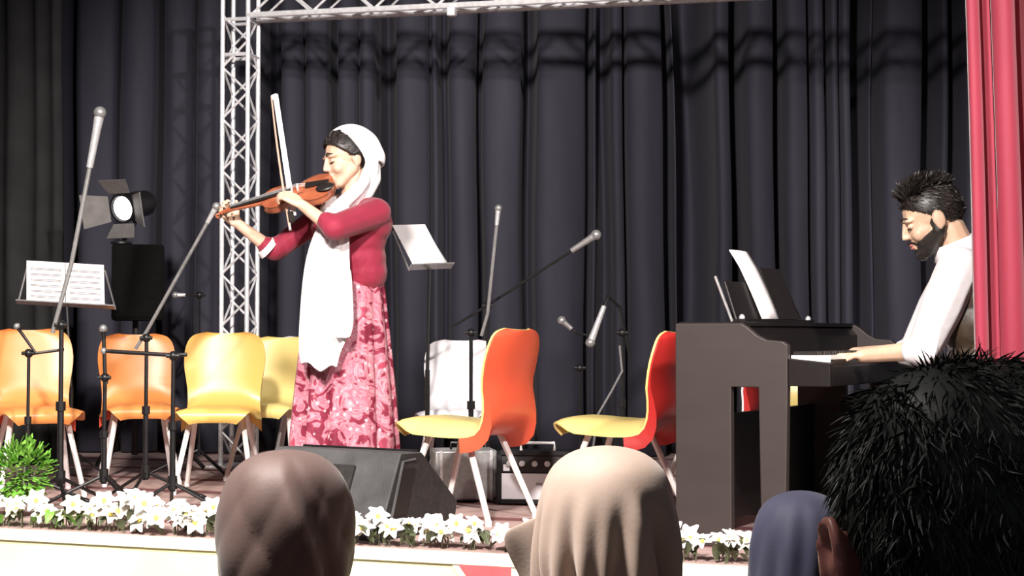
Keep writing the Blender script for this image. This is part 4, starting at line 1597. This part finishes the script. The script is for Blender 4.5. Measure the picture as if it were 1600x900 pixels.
def veiled(label, cx, top, Y, hw, m, z0, folds, seat_label, turn=0.0, seed=1, flap=None, squash=1.0, flare=0.0):
    s_ = F / Y
    tp = P(cx, top, Y)
    base = V((tp.x, Y, z0))
    root = thing('person', label, 'person', base)
    rad = hw / s_
    fr = head_frame((tp.x, Y + .01, tp.z - .128), (math.sin(turn), math.cos(turn), -.05), (0, 0, 1), .92 * min(1.0, rad / .118))
    b = MB()
    head_prims(b, fr)
    sh_z = tp.z - .33
    seated_body(b, tp.x, Y, z0, hp(fr, -.02, 0, -.06), sh_z)
    blob(b, 'body', skin_m, .008, root, base, 4)
    # coat over trunk and arms
    ct = MB()
    hip_z = z0 + .57
    X = tp.x
    ct.cap((X - .17, Y, sh_z), .078, (X + .17, Y, sh_z), .078)
    for sx in (-1, 1):
        ct.cap((X + sx * .06, Y + .02, sh_z - .08), .135, (X + sx * .06, Y + .02, hip_z), .15)
        ct.cap((X + sx * .18, Y, sh_z), .068, (X + sx * .23, Y + .02, sh_z - .29), .056)
        ct.cap((X + sx * .23, Y + .02, sh_z - .29), .054, (X + sx * .12, Y + .22, hip_z + .11), .042)
        ct.cap((X + sx * .09, Y + .04, hip_z), .11, (X + sx * .11, Y + .42, hip_z - .02), .075)
        ct.cap((X + sx * .11, Y + .42, hip_z - .02), .073, (X + sx * .11, Y + .40, z0 + .12), .06)
    blob(ct, 'coat', dark_coat, .012, root, base, 4)
    # veil: crown, sides, then spreading on shoulders; open at the face (+Y side)
    prof = [(0, .03), (.004, .30), (.014, .54), (.034, .75), (.062, .88), (.10, .965), (.15, 1.0), (.19, 1.0 + flare), (.23, .96 + 1.3 * flare), (.265, .92 + 1.6 * flare), (.30, 1.05 + flare), (.335, 1.45), (.37, 1.75), (.42, 1.85), (.46, 1.88)]
    prof = catmull(prof, 3)
    NU = 144
    rows = []
    Rz = Matrix.Rotation(-turn, 3, 'Z')
    for i, (dz, k) in enumerate(prof):
        row = []
        g = min(1, dz / .12)
        for q in range(NU):
            a_ = 2 * math.pi * q / NU
            x, y = math.sin(a_), math.cos(a_)      # a = 0 is the face side (+Y)
            ry = rad * (1.12 if dz < .28 else .95) * (1.0 if y < 0 else .95)
            d = folds(a_, dz) * g
            wide = 1.0 if k < 1.2 else 1.0
            p = V((x * (rad * k + d), y * (ry * min(k, 1.25) + d) * squash, 0))
            p = Rz @ p
            row.append(V((tp.x, Y, tp.z - dz)) + p)
        rows.append(row)
    mb = MB()
    nrow = len(rows)
    mb.grid(rows, True, True)
    # open the face window
    keepf = []
    for f_ in mb.f:
        if len(f_) == 4:
            i_, j_ = f_[0] // NU, f_[0] % NU
            a_ = 2 * math.pi * (j_ + .5) / NU
            a_ = min(a_, 2 * math.pi - a_)
            dz = prof[min(i_, len(prof) - 1)][0]
            if .06 < dz < .245 and a_ < .62 * math.sqrt(max(0, 1 - ((dz - .152) / .093) ** 2)):
                continue
        keepf.append(f_)
    mb.f = keepf
    mb.build('headscarf', m, root, base, angle=180, solid=.004)
    if flap:
        flap(root, base)
    hall_seat(tp.x, Y + .02, z0, seat_label)
    return root


def ridge(x):                      # soft rounded fold with a sharper valley
    return abs(math.sin(x)) ** .7 - .5


def folds_brown(a_, dz):
    d = .010 * ridge(2.2 * a_ + dz * 13 + .4) + .004 * ridge(4.5 * a_ - dz * 22 + 1.2)
    d += .012 * math.exp(-((a_ - 2.75 - (dz - .08) * -2.6) / .13) ** 2)
    d -= .012 * math.exp(-((a_ - 2.48 - (dz - .08) * -2.6) / .14) ** 2)
    return d


def folds_beige(a_, dz):
    t = max(0, dz - .07)
    d = .010 * t / .13 * math.sin(9 * a_ + 6 * dz) + .006 * t / .1 * math.sin(17 * a_ + 2)
    d += .010 * math.exp(-((a_ - 2.85 + (dz - .1) * 1.9) / .10) ** 2) * min(1, t * 14)
    d -= .016 * math.exp(-((a_ - 2.60 + (dz - .1) * 1.9) / .15) ** 2) * min(1, t * 14)
    return d


def folds_navy(a_, dz):
    return .004 * math.sin(7 * a_ + 14 * dz) + .003 * math.sin(13 * a_ - 9 * dz)


def beige_flap(root, base):
    # loose front edge of the scarf standing out to the left of the face
    Y = 2.90
    rows = []
    pts = [((846, 800), (792, 826), (786, 838)), ((846, 830), (800, 845), (790, 858)), ((850, 860), (815, 870), (800, 880)), ((856, 900), (830, 905), (818, 912)), ((862, 960), (838, 965), (828, 970))]
    for a_, b_, c_ in pts:
        rows.append([P(a_[0], a_[1], Y + .02), P((a_[0] + b_[0]) / 2, (a_[1] + b_[1]) / 2 + 3, Y + .035), P(b_[0], b_[1], Y + .07), P(c_[0], c_[1], Y + .08)])
    MB().grid(rows).build('scarf_edge', hijab_beige, root, base, angle=180, solid=.006, subsurf=2)


veiled('person in a brown headscarf seen from behind at lower left', 447, 704, 2.95, 102, hijab_brown, -.62, folds_brown, 'maroon hall seat under the person in the brown headscarf', .15, 1)
veiled('person in a beige headscarf seen from behind at lower centre', 948, 698, 2.85, 108, hijab_beige, -.62, folds_beige, 'maroon hall seat under the person in the beige headscarf', -.1, 2, beige_flap)
veiled('person in a navy headscarf partly hidden by the dark-haired head', 1252, 768, 3.30, 80, hijab_navy, -.62, folds_navy, 'maroon hall seat under the person in the navy headscarf', .0, 3)


def near_man():
    Y = 1.20
    s_ = F / Y
    hc = P(1533, 868, Y)
    z0 = -.45
    base = V((hc.x, Y, z0))
    root = thing('person', 'man with tousled black hair seen from behind at lower right', 'person', base)
    fr = head_frame(hc, (-.10, 1, -.04), (0, 0, 1), 1.07)
    c, M, k = fr
    b = MB()
    head_prims(b, fr, False)
    b.ell(hp(fr, -.014, 0, .020), (.100, .097, .092), M)
    # shaped ears
    for sy in (-1, 1):
        rim = []
        for q in range(13):
            a_ = R(-110 + q * 22)
            rim.append(hp(fr, -.016 - .020 * math.sin(a_) * 1.0, sy * (.106 + .008 * math.cos(a_ * .5)), -.006 + .033 * math.cos(a_)))
        for q in range(12):
            b.cap(rim[q], .0055, rim[q + 1], .0055)
        b.cap(hp(fr, .0, sy * .070, .0), .014, hp(fr, -.012, sy * .098, -.004), .017)
        b.ell(hp(fr, -.014, sy * .102, -.004), (.018, .006, .028), M)
        b.ell(hp(fr, -.008, sy * .100, -.036), (.010, .007, .012), M)
    sh_z = hc.z - .27
    seated_body(b, hc.x, Y, z0, hp(fr, -.03, 0, -.08), sh_z, .20)
    blob(b, 'body', skin_e, .005, root, base, 3)
    keep = lambda p: (p.z > .055 + .9 * (p.x - .062)) and p.z > -.075 and not (p.x > -.030 and p.z < .024)
    hr_ = (.106, .097, .101)
    cap_ = MB().ell((0, 0, 0), (1, 1, 1), None, 96, 64)
    cap_.v = [V((hr_[0] * q.x - .012, hr_[1] * q.y, hr_[2] * q.z + .030)) for q in (boxy(p, 2.8) for p in cap_.v)]
    cap_.f = [f_ for f_ in cap_.f if keep(sum((cap_.v[t] for t in f_), V()) / len(f_))]
    cap_.v = [hp(fr, *p) for p in cap_.v]
    cap_.build('hair', man_hair, root, base, angle=180, solid=.008)
    roots = scalp_roots(fr, (-.012, 0, .030), (.107, .098, .102), 15000, keep, 15, 2.8)
    strands('hair_locks', man_hair, root, base, roots, .026, .0013, 16, .10, .30,
            comb=lambda p, n: (p - hp(fr, .04, .01, .15)).normalized() * 1.0 + V((.45 * math.sin(p.z * 110 + p.x * 90), 0, .35 * math.sin(p.x * 120))), lift=.15)
    ct = MB()
    hip_z = z0 + .57
    X = hc.x
    ct.cap((X - .20, Y, sh_z), .08, (X + .20, Y, sh_z), .08)
    for sx in (-1, 1):
        ct.cap((X + sx * .06, Y + .02, sh_z - .08), .15, (X + sx * .06, Y + .02, hip_z), .15)
        ct.cap((X + sx * .21, Y, sh_z), .07, (X + sx * .26, Y + .02, sh_z - .29), .058)
        ct.cap((X + sx * .26, Y + .02, sh_z - .29), .056, (X + sx * .12, Y + .22, hip_z + .11), .045)
        ct.cap((X + sx * .09, Y + .04, hip_z), .11, (X + sx * .11, Y + .42, hip_z - .02), .075)
        ct.cap((X + sx * .11, Y + .42, hip_z - .02), .073, (X + sx * .11, Y + .40, z0 + .12), .06)
    blob(ct, 'jacket', dark_coat, .012, root, base, 4)
    hall_seat(hc.x, Y + .02, z0, 'maroon hall seat under the dark-haired man')


near_man()
